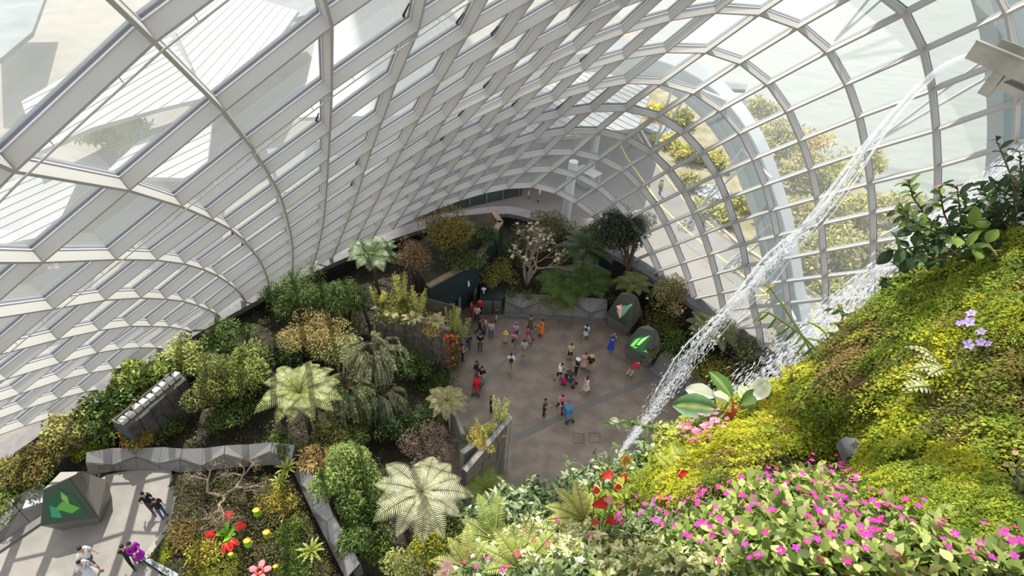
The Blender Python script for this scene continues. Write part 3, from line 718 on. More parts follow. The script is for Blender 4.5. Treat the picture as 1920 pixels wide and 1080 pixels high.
# ------------------------------------------------------------------ plants: generators
def leaf_mat(name, trans=.35, rough=.45): return mat(name, (1, 1, 1), rough=rough, spec=.35, attr=True, trans=trans)
M_LEAF = leaf_mat('leaf_tinted'); M_GLOW = leaf_mat('fern_leaf_tinted', .5, .6); M_PETAL = leaf_mat('petal_tinted', .3, .6)
M_BARK = mat('bark', (.12, .085, .055), rough=.9, second=(.06, .045, .03), scale=8, bump=.3)
M_BARKP = mat('pale_bark', (.36, .28, .22), rough=.9, second=(.20, .15, .12), scale=6, bump=.3)
M_STEM = mat('green_stem', (.16, .20, .05), rough=.7)
def unit(v): return v / (np.linalg.norm(v, axis=-1, keepdims=True) + 1e-9)
def tints(n, pal, jit=.18):
    pal = np.array(pal, float); c = pal[RN.integers(0, len(pal), n)]
    return np.clip(c * (1 + jit * RN.normal(size=(n, 1))), .004, 1)
def leaf_tris(P, D, Nn, ln, wd, fold=.18, curl=.15):
    """arrays: base points, directions, normals -> folded leaf of 4 tris with 5 verts: base, left, right, mid, tip"""
    D = unit(D); S = unit(np.cross(D, Nn)); Nn = unit(np.cross(S, D)); n = len(P)
    ln = np.broadcast_to(np.asarray(ln, float), (n,))[:, None]; wd = np.broadcast_to(np.asarray(wd, float), (n,))[:, None]
    mid = P + D * ln * .45 + Nn * ln * curl * .3
    V = np.stack([P, mid - S * wd * .5 + Nn * wd * fold, mid + S * wd * .5 + Nn * wd * fold, mid, P + D * ln - Nn * ln * curl], 1).reshape(-1, 3)
    b = (np.arange(n) * 5)[:, None]
    F = np.concatenate([b + [0, 2, 3], b + [0, 3, 1], b + [3, 2, 4], b + [1, 3, 4]], 1).reshape(-1, 3)
    return V, F
def foliage(name, parent, P, D, Nn, ln, wd, pal, mt=None, jit=.18, fold=.18, curl=.15):
    V, F = leaf_tris(P, D, Nn, ln, wd, fold, curl)
    t = np.repeat(tints(len(P), pal, jit), 5, 0)
    o = link(name, mesh(name, V, F, [mt or M_LEAF], tint=t), parent); o['kind'] = 'stuff'
    return o
def rnd_dir(n): return unit(RN.normal(size=(n, 3)))
def crown_pts(n, rad, lobes=9, fill=.35, flat=.0):
    """points and outward normals on a lumpy crown of half-size rad (x,y,z), centred at the origin"""
    rad = np.array(rad, float)
    lobes = int(lobes * 1.7); lc = rnd_dir(lobes) * RN.uniform(.2, .85, (lobes, 1)); lc[:, 2] = np.abs(lc[:, 2]) * .95 - .25
    lr = RN.uniform(.20, .46, lobes)
    i = RN.integers(0, lobes, n); d = rnd_dir(n); d[:, 2] = np.abs(d[:, 2]) * np.where(RN.random(n) < .75, 1, -1)
    r = lr[i] * np.where(RN.random(n) < fill, RN.random(n) ** .5, RN.uniform(.86, 1.06, n))
    return (lc[i] + d * r[:, None]) * rad, unit(d / rad)
def px_size(px, py, z): return float((EYE - at_z(px, py, z))[2] / -ray(px, py)[2]) / FPX
PALK = 1.6; DENS = 1.42
def bush(px, py, zc, rx, rz, label, pal, n=1500, leaf=.14, asp=.5, droop=.2, name='shrub', cat='shrub', lobes=10, stems=True, mt=None, fl=None, ry=None, jit=.18, curl=.15, base=None, fill=.35):
    """crown centre seen at the pixel, zc its height; rx, rz half sizes in photo pixels"""
    n = int(n * DENS); c = at_z(px, py, zc); s = px_size(px, py, zc) * 1.14; rad = (rx * s, (ry or rx) * s, rz * s); pal = [(min(.8, q_[0] * PALK * 1.12), min(.8, q_[1] * PALK), min(.8, q_[2] * PALK * .72)) for q_ in pal]
    gz = base if base is not None else ground_z(c[0], c[1])
    root = empty(name, (c[0], c[1], min(gz, zc)), label, cat)
    P, Nn = crown_pts(n, rad, lobes, fill); h = zc - min(gz, zc); P[:, 2] += h
    D = unit(rnd_dir(n) * .8 + Nn * .6 + np.array([0, 0, -droop]))
    foliage('foliage', root, P, D, unit(Nn * .6 + rnd_dir(n) * .35 + [0, 0, .5]), leaf * RN.uniform(.8, 1.6, n), leaf * asp * RN.uniform(.9, 1.4, n), pal, mt, jit * 1.3, curl=curl)
    if stems:
        m = MB(); k = 5
        for i in range(k):
            e = P[RN.integers(0, n)] * .85; e[2] = max(e[2], .2)
            b = np.array([RN.normal() * .12, RN.normal() * .12, -.15])
            m.tube([b, b * .5 + e * .45 + [0, 0, .1 * h], e], [.05 + .012 * h, .03 + .008 * h, .012], 5)
        m.build('branches', [M_BARK], root)
    if fl:
        nf, size, fpal = fl
        fp, fn = crown_pts(nf, [x * 1.05 for x in rad], lobes, .0); fp[:, 2] += h
        for i in range(nf): flower(root, fp[i], fn[i] + [0, 0, .6], size, fpal[i % len(fpal)])
    return root
FLM = {}
def flower(root, p, n, size, col, petals=5, name='flower'):
    k = (col, petals)
    if k not in FLM:
        V = []; F = []; 
        for i in range(petals):
            a = 2 * math.pi * i / petals; w = math.pi / petals * .95; b = len(V)
            for aa, r, z in ((a, .08, 0), (a - w, .62, .16), (a + w, .62, .16), (a, 1.0, .10)): V.append((math.cos(aa) * r, math.sin(aa) * r, z))
            F += [[b, b + 1, b + 3], [b, b + 3, b + 2]]
        b = len(V); V += [(.12, 0, .1), (-.06, .1, .1), (-.06, -.1, .1), (0, 0, .22)]; F += [[b, b + 1, b + 3], [b + 1, b + 2, b + 3], [b + 2, b, b + 3]]
        t = np.array([col] * (len(V) - 4) + [(.8, .6, .2)] * 4)
        FLM[k] = mesh(name, V, F, [M_PETAL], tint=t)
    o = link(name, FLM[k], root, tuple(p)); o.scale = (size,) * 3
    o.rotation_euler = Vector(n).to_track_quat('Z', 'Y').to_euler(); o.rotation_euler.rotate_axis('Z', R.uniform(0, 6))
    return o
def frond_mesh(L, W, pairs, pal, rise=.35, droop=.55, tipw=.12, dense=.85, mt=None, jit=.1, pdroop=.25, rach=(.20, .16, .05)):
    """a pinnate frond growing along +x and arching down"""
    n = pairs; t = np.linspace(.10, 1, n); ang = rise - (rise + droop) * t ** 1.3 * 1.25
    ds = L / n; x = np.cumsum(np.cos(ang) * ds); z = np.cumsum(np.sin(ang) * ds)
    prof = np.clip(np.sin(np.pi * np.clip(t, 0, 1) ** .92) ** .75, tipw, 1) * W
    V = []; F = []; T = []; c = tints(n * 2, pal, jit)
    for i in range(n):
        for sgn in (-1, 1):
            l = prof[i]; w = ds * dense; b = len(V); q = .3
            a = np.array([x[i], 0, z[i]]); dr = np.array([.32, sgn, 0]); dr /= np.linalg.norm(dr); f = np.array([math.cos(ang[i]), 0, math.sin(ang[i])])
            for u, ww in ((0, .42), (.55, .5), (1, .06)):
                p = a + dr * l * u + np.array([0, 0, -pdroop * l * u * u + .1 * l * u])
                V += [p - f * w * ww, p + f * w * ww]
            F += [[b, b + 1, b + 3, b + 2], [b + 2, b + 3, b + 5, b + 4]]; T += [c[2 * i + (sgn > 0)]] * 6
    b = len(V); k = 0
    for i in range(0, n, max(1, n // 8)):
        r = .022 * L * (1 - i / n) * .5 + .006
        V += [(x[i], -r, z[i] + r), (x[i], r, z[i] + r), (x[i], 0, z[i] - r)]; T += [rach] * 3; k += 1
    for i in range(k - 1):
        for j in range(3): F.append([b + 3 * i + j, b + 3 * i + (j + 1) % 3, b + 3 * i + 3 + (j + 1) % 3, b + 3 * i + 3 + j])
    return mesh('frond', V, np.array(F), [mt or M_LEAF], tint=np.array(T))
def tree_fern(px, py, zc, rpx, label, pal, n=16, wide=.24, pairs=26, rise=.45, droop=.6, trunk=True, tiers=((.15, 1.0), (.55, .8)), name='tree_fern', base=None, mt=None, cat='fern', dense=.64, pdroop=.25, trad=.14, arc=None, half=0.):
    c = at_z(px, py, zc); L = rpx * px_size(px, py, zc)
    gz = base if base is not None else ground_z(c[0], c[1])
    root = empty(name, (c[0], c[1], min(gz, zc - .05)), label, cat); h = zc - min(gz, zc - .05)
    ms = [frond_mesh(L * s, L * wide, pairs, pal, rise, droop, mt=mt, dense=dense, pdroop=pdroop) for s in (1.0, .92, 1.06)]
    if trunk:
        m = MB(); lean = np.array([RN.normal() * .04, RN.normal() * .04, 0]) * h
        m.tube([(0, 0, -.2), (lean[0] * .4, lean[1] * .4, h * .5), (0, 0, h)], [trad * 1.3, trad, trad * .9], 8)
        m.build('trunk', [M_BARK], root)
    k = 0
    for ti, (tilt, sc) in enumerate(tiers):
        nn = n if ti == 0 else max(4, n // 2)
        for i in range(nn):
            o = link('frond', ms[k % 3], root, (0, 0, h)); k += 1
            a = half + 2 * math.pi * (i + .5 * ti) / nn + R.uniform(-.12, .12)
            if arc: a = arc[0] + (arc[1] - arc[0]) * (i + .5) / nn
            o.rotation_euler = (R.uniform(-.15, .15), -tilt + R.uniform(-.1, .1), a); o.scale = (sc * R.uniform(.9, 1.08),) * 3
    return root
def branchy(root, base, height, spread, seed, mt, levels=4, r0=.16, leaves=None, up=.5, kids=(2, 3)):
    rr = random.Random(seed); m = MB(); tips = []
    def grow(p, d, l, r, lv):
        q1 = p + d * l * .5 + np.array([rr.gauss(0, .06), rr.gauss(0, .06), rr.gauss(0, .04)]) * l
        q2 = q1 + (d + np.array([rr.gauss(0, .2), rr.gauss(0, .2), .08])) * l * .5
        m.tube([p, q1, q2], [r, r * .82, r * .66], 5, cap=False)
        if lv == 0: tips.append((q2, d)); return
        for i in range(rr.choice(kids)):
            nd = unit(d * .75 + np.array([rr.gauss(0, 1), rr.gauss(0, 1), rr.gauss(up, .5)]) * .62)
            grow(q2, nd, l * rr.uniform(.66, .86), r * .64, lv - 1)
    for i in range(3):
        a = 2.1 * i + rr.random(); grow(np.array(base, float), unit(np.array([math.cos(a) * spread, math.sin(a) * spread, 1.])), height * .36, r0, levels)
    m.build('branches', [mt], root)
    return tips
GRN = [(.06, .10, .016), (.09, .14, .022), (.04, .07, .014)]
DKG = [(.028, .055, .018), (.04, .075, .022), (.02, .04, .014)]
OLV = [(.10, .105, .025), (.13, .13, .035), (.07, .08, .02), (.15, .10, .03)]
LTG = [(.15, .20, .06), (.22, .25, .09), (.10, .15, .04)]
YEL = [(.36, .34, .05), (.45, .40, .07), (.24, .28, .04)]
CRM = [(.47, .46, .27), (.54, .52, .34), (.38, .40, .22)]
RED = [(.10, .05, .035), (.14, .07, .04), (.08, .06, .03)]
GRY = [(.16, .16, .11), (.22, .21, .15), (.11, .12, .08)]
GLG = [(.26, .30, .15), (.38, .40, .22), (.17, .22, .09)]
TAN = [(.34, .27, .15), (.42, .34, .2), (.26, .2, .1)]
# ------------------------------------------------------------------ plants inside, back and middle
bush(842, 432, 6.2, 52, 46, 'big rounded olive bush on the entrance roof', OLV, 3200, .22, .35, base=RZ)
bush(900, 437, 5.2, 34, 22, 'low dark shrub at the right end of the entrance roof', DKG, 1500, .18, .4, base=RZ)
bush(868, 486, 4.9, 40, 18, 'low dark green ground shrub at the front edge of the entrance roof', DKG + OLV[:1], 1500, .16, .4, base=RZ)
bush(783, 480, 6.0, 34, 44, 'airy brown-grey shrub between the pale tree fern and the entrance roof', RED + GRY[:1], 1500, .2, .22, fill=.6)
tree_fern(700, 478, 6.0, 56, 'pale green tree fern below the glass at the left back', [(.16, .24, .10), (.26, .32, .17), (.11, .19, .06)], n=13, wide=.26, rise=.55, droop=.5)
BAM = [(.045, .085, .02), (.07, .11, .025), (.03, .06, .016)]
for a in [(528, 556, 3.4, 52, 44, 'dark bamboo clump against the glass, leftmost of the back left ones'), (588, 548, 4.4, 46, 46, 'dark bamboo clump in front of the plinth wall, middle of the back left ones'),
          (645, 560, 3.6, 46, 46, 'dark bamboo clump left of the slate-faced planter wall'), (600, 612, 2.4, 60, 36, 'low dark bamboo above the brown flowering bush')]:
    bush(*a, BAM, 2600, .34, .12, droop=.5, name='bamboo_clump', cat='bamboo', fill=.6)
bush(925, 512, 2.6, 38, 34, 'round olive shrub left of the bare branching tree', OLV + LTG[2:], 2200, .15, .4)
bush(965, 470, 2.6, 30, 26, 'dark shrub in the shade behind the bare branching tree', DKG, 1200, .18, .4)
bush(1042, 424, 3.6, 46, 24, 'dark shrub with reddish leaves along the ledge behind the bare tree', DKG + RED[:1], 1700, .18, .4)
bush(1110, 440, 3.0, 34, 22, 'dark green shrub along the ledge behind the dark tree fern', DKG + GRN[:1], 1400, .18, .4)
c = at_z(988, 530, 1.0); t = empty('bare_tree', c, 'bare branching tree with sparse white blossom in the back bed', 'tree')
tips = branchy(t, (0, 0, -.2), 4.1, .52, 33, M_BARKP, levels=5, r0=.17, up=.45)
rr = random.Random(5)
for i, (p, d) in enumerate(tips):
    if rr.random() < .42:
        flower(t, p + np.array([rr.gauss(0, .06) for _ in range(3)]), unit(d + np.array([0, 0, .8])), .15, (.66, .60, .42))
foliage('foliage', t, np.array([p for p, d in tips] * 3) + RN.normal(size=(len(tips) * 3, 3)) * .2, rnd_dir(len(tips) * 3), rnd_dir(len(tips) * 3) + [0, 0, 1], .2, .07, OLV)
tree_fern(1100, 470, 4.6, 60, 'dark green tree fern in the back bed below the dark tree', [(.035, .085, .022), (.05, .11, .03), (.03, .06, .018)], n=16, wide=.22, rise=.5, droop=.55)
FRN = [(.075, .15, .02), (.10, .19, .03), (.05, .11, .015)]
tree_fern(1058, 528, 2.2, 56, 'spreading mid green fern left of centre in the back bed', FRN, n=10, wide=.34, pairs=20, rise=.3, droop=.4, base=.5, tiers=((.1, 1.),))
tree_fern(1102, 528, 2.4, 58, 'spreading mid green fern in front of the dark tree', FRN, n=11, wide=.34, pairs=20, rise=.3, droop=.4, base=.5, tiers=((.12, 1.), (.5, .7)))
c = at_z(1168, 545, .8); t = empty('dark_tree', c, 'tall dark-leaved tree beside the glass at the back right', 'tree')
MB().tube([(0, 0, -.4), (.1, .1, 3.0), (.05, .3, 5.5)], [.2, .14, .07], 8).build('trunk', [M_BARK], t)
DT = [(.035, .055, .025), (.055, .075, .035), (.02, .034, .016), (.09, .10, .06)]
n_ = 15000; P, Nn = crown_pts(n_, (2.8, 2.4, 3.0), 20, .35); cc = at_z(1172, 437, 5.6) - c; P += cc
foliage('foliage', t, P, unit(rnd_dir(n_) + Nn * .5), unit(Nn + rnd_dir(n_) * .6 + [0, 0, .4]), .19 * RN.uniform(.7, 1.3, n_), .085, DT)
m = MB()
for i in range(9): e = P[i * 50] * .92 + cc * .08; m.tube([(0, .05, 2.0), (e * .5 + np.array([.0, .2, 1.6])), e], [.09, .05, .015], 5)
m.build('branches', [M_BARK], t)
tree_fern(1186, 533, 2.9, 40, 'small bright tree fern behind the pink-flower screen pillar', [(.16, .24, .05), (.22, .28, .06), (.3, .26, .10)], n=10, wide=.3, rise=.4, droop=.5)
bush(1258, 548, 3.2, 48, 40, 'shrub with pink blossoms and pale leaves against the glass at right', GRY + OLV[:2], 2400, .17, .4, fl=(26, .14, [(.5, .10, .12), (.62, .5, .40), (.45, .06, .10)]))
bush(1250, 602, 1.8, 44, 38, 'dark shrub right behind the two right screen pillars', DKG + RED[:1] + OLV[:1], 2200, .16, .4)
bush(1268, 640, 1.6, 44, 36, 'dark green shrub above the right faceted planter', DKG + GRN, 2000, .16, .4)
tree_fern(1338, 618, 3.6, 56, 'tree fern half hidden behind the falling water', [(.26, .28, .12), (.16, .24, .05), (.34, .30, .18)], n=14, wide=.25, rise=.35, droop=.5)
bush(1392, 650, 2.8, 54, 48, 'grey-leaved shrub behind the water spray', GRY + DKG, 2600, .14, .4)
bush(1334, 700, 1.8, 42, 34, 'yellow-green shrub below the grey-leaved shrub at the waterfall', OLV + YEL[2:], 2000, .14, .45)
bush(1310, 660, 2.0, 30, 26, 'dark shrub behind the lower end of the waterfall', DKG, 1200, .14, .4)
for i, (x, y, r, lb) in enumerate([(957, 557, 22, 'low dark fern above the middle of the back planter edge, left one'), (990, 560, 24, 'low dark fern at the foot of the bare tree'), (1150, 566, 20, 'low dark fern left of the pink-flower pillar')]):
    tree_fern(x, y, 1.5, r, lb, FRN[2:] + DKG[:1], n=9, wide=.2, pairs=14, trunk=False, name='fern', base=1.1, tiers=((.5, 1.),))
bush(1060, 562, 1.25, 52, 8, 'yellow-green moss mound along the back planter edge', [(.10, .13, .015), (.15, .16, .02), (.07, .09, .01)], 2600, .08, .6, name='moss_mound', cat='moss', stems=False)
# bright plants on the slate planter
def spike_plant(px, py, zb, hpx, label, pal, nst=7, name='spike_plant'):
    c = at_z(px, py, zb); s = px_size(px, py, zb) * 1.45; root = empty(name, c, label, 'plant')
    P = []; D = []; m = MB(); h = hpx * s
    for i in range(nst):
        a = R.uniform(0, 6.3); b = np.array([math.cos(a), math.sin(a), 0]) * .28 * R.random(); hh = h * R.uniform(.65, 1.1); tip = b + np.array([math.cos(a) * .3, math.sin(a) * .3, hh])
        m.tube([b, (b + tip) / 2, tip], [.02, .015, .006], 4)
        for u in np.linspace(.12, 1, 26):
            for j in range(3):
                g = R.uniform(0, 6.3); P.append(b + (tip - b) * u); D.append((math.cos(g), math.sin(g), .55))
    m.build('stems', [M_STEM], root)
    P = np.array(P); D = np.array(D); foliage('foliage', root, P, D, rnd_dir(len(P)) + [0, 0, 1], .17, .035, pal)
    return root
YSP = [(.55, .52, .10), (.46, .48, .08), (.66, .60, .18)]
for a in [(757, 572, 4.4, 48, 'tall yellow-green spiky plant at the middle of the slate planter top'), (786, 590, 4.3, 40, 'yellow-green spiky plant right of the tallest one on the slate planter top'),
          (712, 574, 4.4, 26, 'yellow-green spiky plant at the left end of the slate planter top'), (848, 624, 3.8, 44, 'yellow-green spiky plant at the right corner of the slate planter wall'), (868, 640, 3.0, 40, 'arching yellow-green spiky plant hanging over the plaza from the slate planter')]:
    spike_plant(*a, YSP if a[0] < 800 else [(.30, .34, .06), (.42, .44, .10)])
for a in [(735, 586, 4.6, 22, 'pale bleached fern near the left end of the slate planter top'), (775, 598, 4.5, 24, 'pale bleached fern at the middle of the slate planter top'), (818, 604, 4.4, 24, 'pale bleached fern near the right end of the slate planter top')]:
    tree_fern(*a, [(.66, .58, .34), (.55, .5, .24)], n=10, wide=.22, pairs=14, trunk=False, name='fern', base=4.2, tiers=((.35, 1.),))
bush(812, 608, 4.2, 26, 5, 'orange and green creeping plants along the slate planter rim', [(.35, .14, .05), (.30, .28, .08), (.14, .17, .05)], 420, .1, .5, stems=False, name='creeper', cat='plant')
# flowering creeper down the right end of the slate planter
c = at_z(850, 690, .0); root = empty('flowering_creeper', c, 'orange and red flowering creeper down the corner of the slate planter', 'creeper')
ct = at_z(847, 622, 4.0) - c; n_ = 900; u = RN.random(n_)[:, None]; P = ct * u + RN.normal(size=(n_, 3)) * [.22, .18, .1]
foliage('foliage', root, P, rnd_dir(n_), rnd_dir(n_) + [.3, -.6, .5], .14, .07, GRN + LTG[2:])
MB().tube([(0, 0, 0), ct * .5 + np.array([.05, -.1, 0]), ct], [.05, .04, .03], 5).build('stem', [M_BARK], root)
for i in range(70):
    u = R.random(); flower(root, ct * (1 - u ** 1.6 * .85) + np.array([R.gauss(0, .2), -.15 + R.gauss(0, .15), 0]), (R.gauss(.2, .4), -.6, .6), .11, ((.62, .12, .02), (.55, .05, .02), (.70, .22, .04))[i % 3])
bush(800, 668, .9, 34, 16, 'grey-green clump in the hollow of the slate planter wall', GRY + GRN[:1], 900, .14, .3, base=.2)
bush(822, 716, .8, 40, 24, 'dark shrub at the foot of the slate planter wall', DKG + GRN[:1], 1400, .13, .4)
# left garden
bush(582, 622, 4.0, 52, 32, 'brown-yellow flowering bush in the left garden', [(.21, .175, .09), (.16, .14, .07), (.25, .19, .115), (.12, .13, .045)], 3000, .14, .4)
bush(632, 652, 3.2, 44, 36, 'greyish light-leaved bush below the brown-yellow one', GLG + GRY, 2400, .15, .4)
def weeping(px, py, zc, rpx, hpx, label, pal, n=110, seed=1):
    c = at_z(px, py, zc); s = px_size(px, py, zc); gz = ground_z(c[0], c[1]); root = empty('weeping_tree', (c[0], c[1], gz), label, 'tree'); h = zc - gz
    MB().tube([(0, 0, -.2), (.1, 0, h * .5), (0, 0, h)], [.16, .12, .08], 7).build('trunk', [M_BARK], root)
    P = []; D = []; N2 = []; m = MB()
    for i in range(n):
        a = R.uniform(0, 6.283); rad = rpx * s * R.uniform(.3, 1); z0 = h + R.uniform(-.25, .35) * hpx * s; L = hpx * s * R.uniform(.5, 1.0); o_ = np.array([math.cos(a), math.sin(a), 0])
        pts = [np.array([0, 0, z0 - .3]), o_ * rad * .6 + [0, 0, z0 + .15 * L], o_ * rad + [0, 0, z0 - .15 * L], o_ * rad * 1.08 + [0, 0, z0 - L * .75]]
        m.tube(pts, [.03, .02, .012, .005], 3, cap=False)
        for u in np.linspace(.25, 1, 22):
            k = min(2, int(u * 3)); f = u * 3 - k; p = pts[k] * (1 - f) + pts[k + 1] * f
            for sg in (-1, 1):
                P.append(p); D.append(np.cross(o_, [0, 0, 1]) * sg + o_ * .5 + [0, 0, -.5]); N2.append(o_ * .5 + [0, 0, 1])
    m.build('branches', [M_BARK], root)
    foliage('foliage', root, np.array(P), np.array(D), np.array(N2) + RN.normal(size=(len(P), 3)) * .3, .24, .06, pal)
    return root
WPG = [(.16, .18, .08), (.24, .25, .13), (.10, .12, .05), (.32, .32, .18)]
weeping(702, 668, 4.6, 58, 62, 'grey-green weeping tree, tallest in the middle of the left garden', WPG, 120)
weeping(655, 735, 3.8, 52, 60, 'grey-green weeping tree left of and below the tallest one', WPG + GRN, 100)
weeping(722, 748, 3.2, 42, 54, 'dark weeping tree next to the purple-brown shrub', [(.09, .11, .05), (.14, .15, .08), (.06, .08, .03)], 90)
tree_fern(562, 738, 5.4, 82, 'yellow-green tree fern with long upright fronds in the left garden', [(.34, .38, .13), (.44, .46, .2), (.24, .30, .08)], n=13, wide=.22, rise=.55, droop=.6)
bush(398, 722, 4.6, 58, 62, 'tall fine-leaved green bush beside the dark slate wall', [(.09, .12, .035), (.14, .17, .055), (.06, .08, .025)], 4200, .13, .45)
bush(455, 690, 4.4, 50, 40, 'light green bush behind the tall fine-leaved one', LTG + GRN[:1], 2600, .17, .45)
bush(345, 668, 4.0, 52, 30, 'pale-leaved bush under the lower edge of the glass at left', LTG + GLG, 2400, .18, .45)
bush(422, 634, 4.0, 46, 24, 'dark bush right against the ledge of the glass', DKG + GRN, 1900, .18, .4)
bush(490, 730, 2.6, 44, 44, 'dark bush behind the yellow-green tree fern', DKG, 2200, .18, .4)
bush(268, 712, 4.2, 54, 32, 'large-leaved light bush under the lower left glass', LTG + GRN, 2200, .26, .5)
bush(222, 752, 4.0, 48, 34, 'dark large-leaved bush left of the slate wall', GRN + DKG, 1900, .26, .5)
bush(190, 792, 3.8, 44, 30, 'dark green bush behind the moss at left', DKG + GRN, 1700, .22, .5)
bush(120, 810, 3.9, 46, 28, 'bush with pale pinkish leaves by the ledge at the left', GLG + OLV, 2000, .17, .45)
bush(60, 868, 3.7, 54, 30, 'low reddish twiggy bush along the ledge at the far left', OLV + RED + GRN, 2400, .15, .45)
bush(25, 910, 3.4, 60, 30, 'fresh green ground shrub at the left edge', GRN + LTG[2:], 2400, .13, .55)
bush(170, 838, 3.0, 48, 14, 'bright green moss behind the dark pillar beside the walkway', [(.12, .17, .012), (.17, .22, .02), (.08, .12, .01)], 3000, .07, .6, stems=False, name='moss_mound', cat='moss')
bush(262, 812, 3.6, 32, 26, 'bush with orange-red tips at the foot of the dark slate wall', GRN + [(.36, .12, .04)], 1400, .15, .45)
bush(655, 880, 4.0, 58, 58, 'big glossy green bush right of the pale faceted planter', [(.07, .12, .03), (.11, .17, .05), (.18, .24, .10)], 4200, .18, .42)
bush(680, 975, 3.2, 62, 62, 'dark lower part of the hedge-like bush in front of the driftwood', DKG + GRN, 4200, .18, .42)
bush(800, 838, 2.6, 48, 40, 'purple-brown fine-leaved shrub above the cream tree fern', [(.09, .065, .075), (.12, .085, .095), (.08, .07, .045)], 2800, .1, .4)
tree_fern(838, 752, 3.2, 46, 'pale yellow tree fern with brown tips at the plaza edge', [(.40, .40, .16), (.34, .26, .14), (.5, .46, .22)], n=12, wide=.24, rise=.35, droop=.6)
bush(800, 782, 1.4, 40, 30, 'dark shrub behind the purple-brown one', DKG, 1600, .14, .4)
tree_fern(878, 830, 1.6, 36, 'small grey-green fern beside the wedge planter', [(.22, .26, .14), (.16, .2, .08)], n=9, wide=.2, trunk=False, name='fern', base=.9, tiers=((.6, 1.),))
bush(908, 818, 4.0, 32, 12, 'yellow mossy plants on the wedge planter', YEL + TAN, 1500, .11, .4, base=3.6, stems=False, name='moss_mound', cat='moss')
spike_plant(938, 794, 4.3, 44, 'upright yellow-green spiky plant on the tip of the wedge planter', [(.36, .40, .1), (.46, .46, .14)])
spike_plant(910, 818, 3.8, 34, 'grassy spiky plant in the middle of the wedge planter', [(.36, .38, .1), (.46, .44, .14)])
tree_fern(912, 920, 1.8, 50, 'bright green fern at the foot of the wedge planter', [(.20, .28, .03), (.28, .34, .05)], n=9, wide=.3, trunk=False, name='fern', base=.6, tiers=((.4, 1.),))
tree_fern(792, 922, 6.8, 96, 'large cream tree fern with broad spread fronds', CRM, n=13, wide=.23, pairs=28, rise=.26, droop=.5, tiers=((.02, 1.), (.5, .42)), dense=.6, pdroop=.18, trad=.2)

bush(770, 582, 4.6, 56, 6, 'mixed green and brown plants covering the top of the slate planter', OLV + GRN + TAN[:1], 1000, .14, .4, base=4.3, stems=False, name='planter_plants', cat='plants')
bush(745, 568, 4.7, 42, 8, 'dark green plants at the back of the slate planter top', GRN + OLV, 1300, .16, .4, base=4.3, stems=False, name='planter_plants', cat='plants')

# ------------------------------------------------------------------ planted cliff in the foreground
CT = np.array([(830,1120,5.2),(900,1000,6.8),(1000,930,7.2),(1100,890,7.4),(1180,850,7.4),(1250,800,7.2),(1330,765,7.0),(1440,750,6.6),(1500,715,6.6),(1560,655,6.6),(1620,605,6.5),(1700,540,6.4),(1800,480,6.2),(1900,430,6.0),(2000,390,5.8),(2100,340,5.6),
 (1000,1080,4.6),(1100,1000,5.2),(1250,950,5.0),(1400,880,5.0),(1580,880,5.7),(1600,720,5.6),(1750,650,5.3),(1900,600,5.0),(1720,850,4.8),(1900,800,4.4),(1300,1080,3.6),(1500,980,3.7),(1700,960,3.9),(1900,950,3.6),
 (1500,1150,2.9),(1800,1150,2.8),(2100,900,3.3),(2100,600,4.2),(1100,1200,3.8),(900,1250,4.2),(2300,1300,2.4),(1500,1400,2.2)], float)
_ck = CT[:, :2] / 300; _CK = _tps(np.linalg.norm(_ck[:, None] - _ck[None], axis=-1)) + np.eye(len(CT)) * .03
_cp = np.column_stack([np.ones(len(CT)), _ck]); _cw = np.linalg.solve(np.block([[_CK, _cp], [_cp.T, np.zeros((3, 3))]]), np.concatenate([CT[:, 2], np.zeros(3)]))
def cdep(px, py):
    q = np.column_stack([np.ravel(px), np.ravel(py)]) / 300.
    return np.hstack([_tps(np.linalg.norm(q[:, None] - _ck[None], axis=-1)), np.ones((len(q), 1)), q]) @ _cw
def cliff(px, py):
    px, py = np.ravel(np.asarray(px, float)), np.ravel(np.asarray(py, float)); d = cdep(px, py)
    D = np.stack([(px - 960) / FPX, (py - 540) / FPX, np.ones(len(px))], 1) @ MC.T
    return EYE + D * d[:, None]
def cliff_n(px, py):
    a, b, c = cliff(px, py), cliff(np.ravel(px) + 4., py), cliff(px, np.ravel(py) + 4.)
    n = unit(np.cross(c - a, b - a)); v = EYE - a
    return np.where((n * v).sum(1, keepdims=True) < 0, -n, n)
sil = np.array([(700, 1230), (830, 1120), (900, 1020), (1000, 950), (1100, 915), (1180, 875), (1250, 825), (1330, 785), (1440, 770), (1500, 735), (1560, 675), (1620, 625), (1700, 560), (1800, 500), (1900, 450), (2000, 410), (2150, 330)], float)
inn = np.array([(900, 1400), (1200, 1420), (1500, 1420), (1900, 1400), (2200, 1300), (2350, 900), (2350, 500)], float)
us = np.linspace(0, 1, 70); vs = np.linspace(0, 1, 34) ** 1.1
ip = lambda A, u: np.column_stack([np.interp(u, np.linspace(0, 1, len(A)), A[:, k]) for k in (0, 1)])
sp, ipn = ip(sil, us), ip(inn, us)
rows = []
s3 = cliff(sp[:, 0], sp[:, 1]); outw = unit((s3 - EYE) * [1, 1, 0])
for dz, do in ((-14, -1.5), (-7, -.3), (-3, .25), (-1.0, .3), (-.3, .18)): rows.append(s3 + outw * do + [0, 0, dz])
for v in vs:
    q = sp * (1 - v) + ipn * v; rows.append(cliff(q[:, 0], q[:, 1]) + RN.normal(size=(len(us), 3)) * .03)
Vc = np.vstack(rows); nr, nu = len(rows), len(us)
i0, j0 = np.meshgrid(np.arange(nr - 1), np.arange(nu - 1), indexing='ij'); q = (i0 * nu + j0).ravel()
M_CLIFF = mat('mossy_rock', (.035, .04, .015), rough=.95, second=(.012, .010, .007), scale=5, bump=.4)
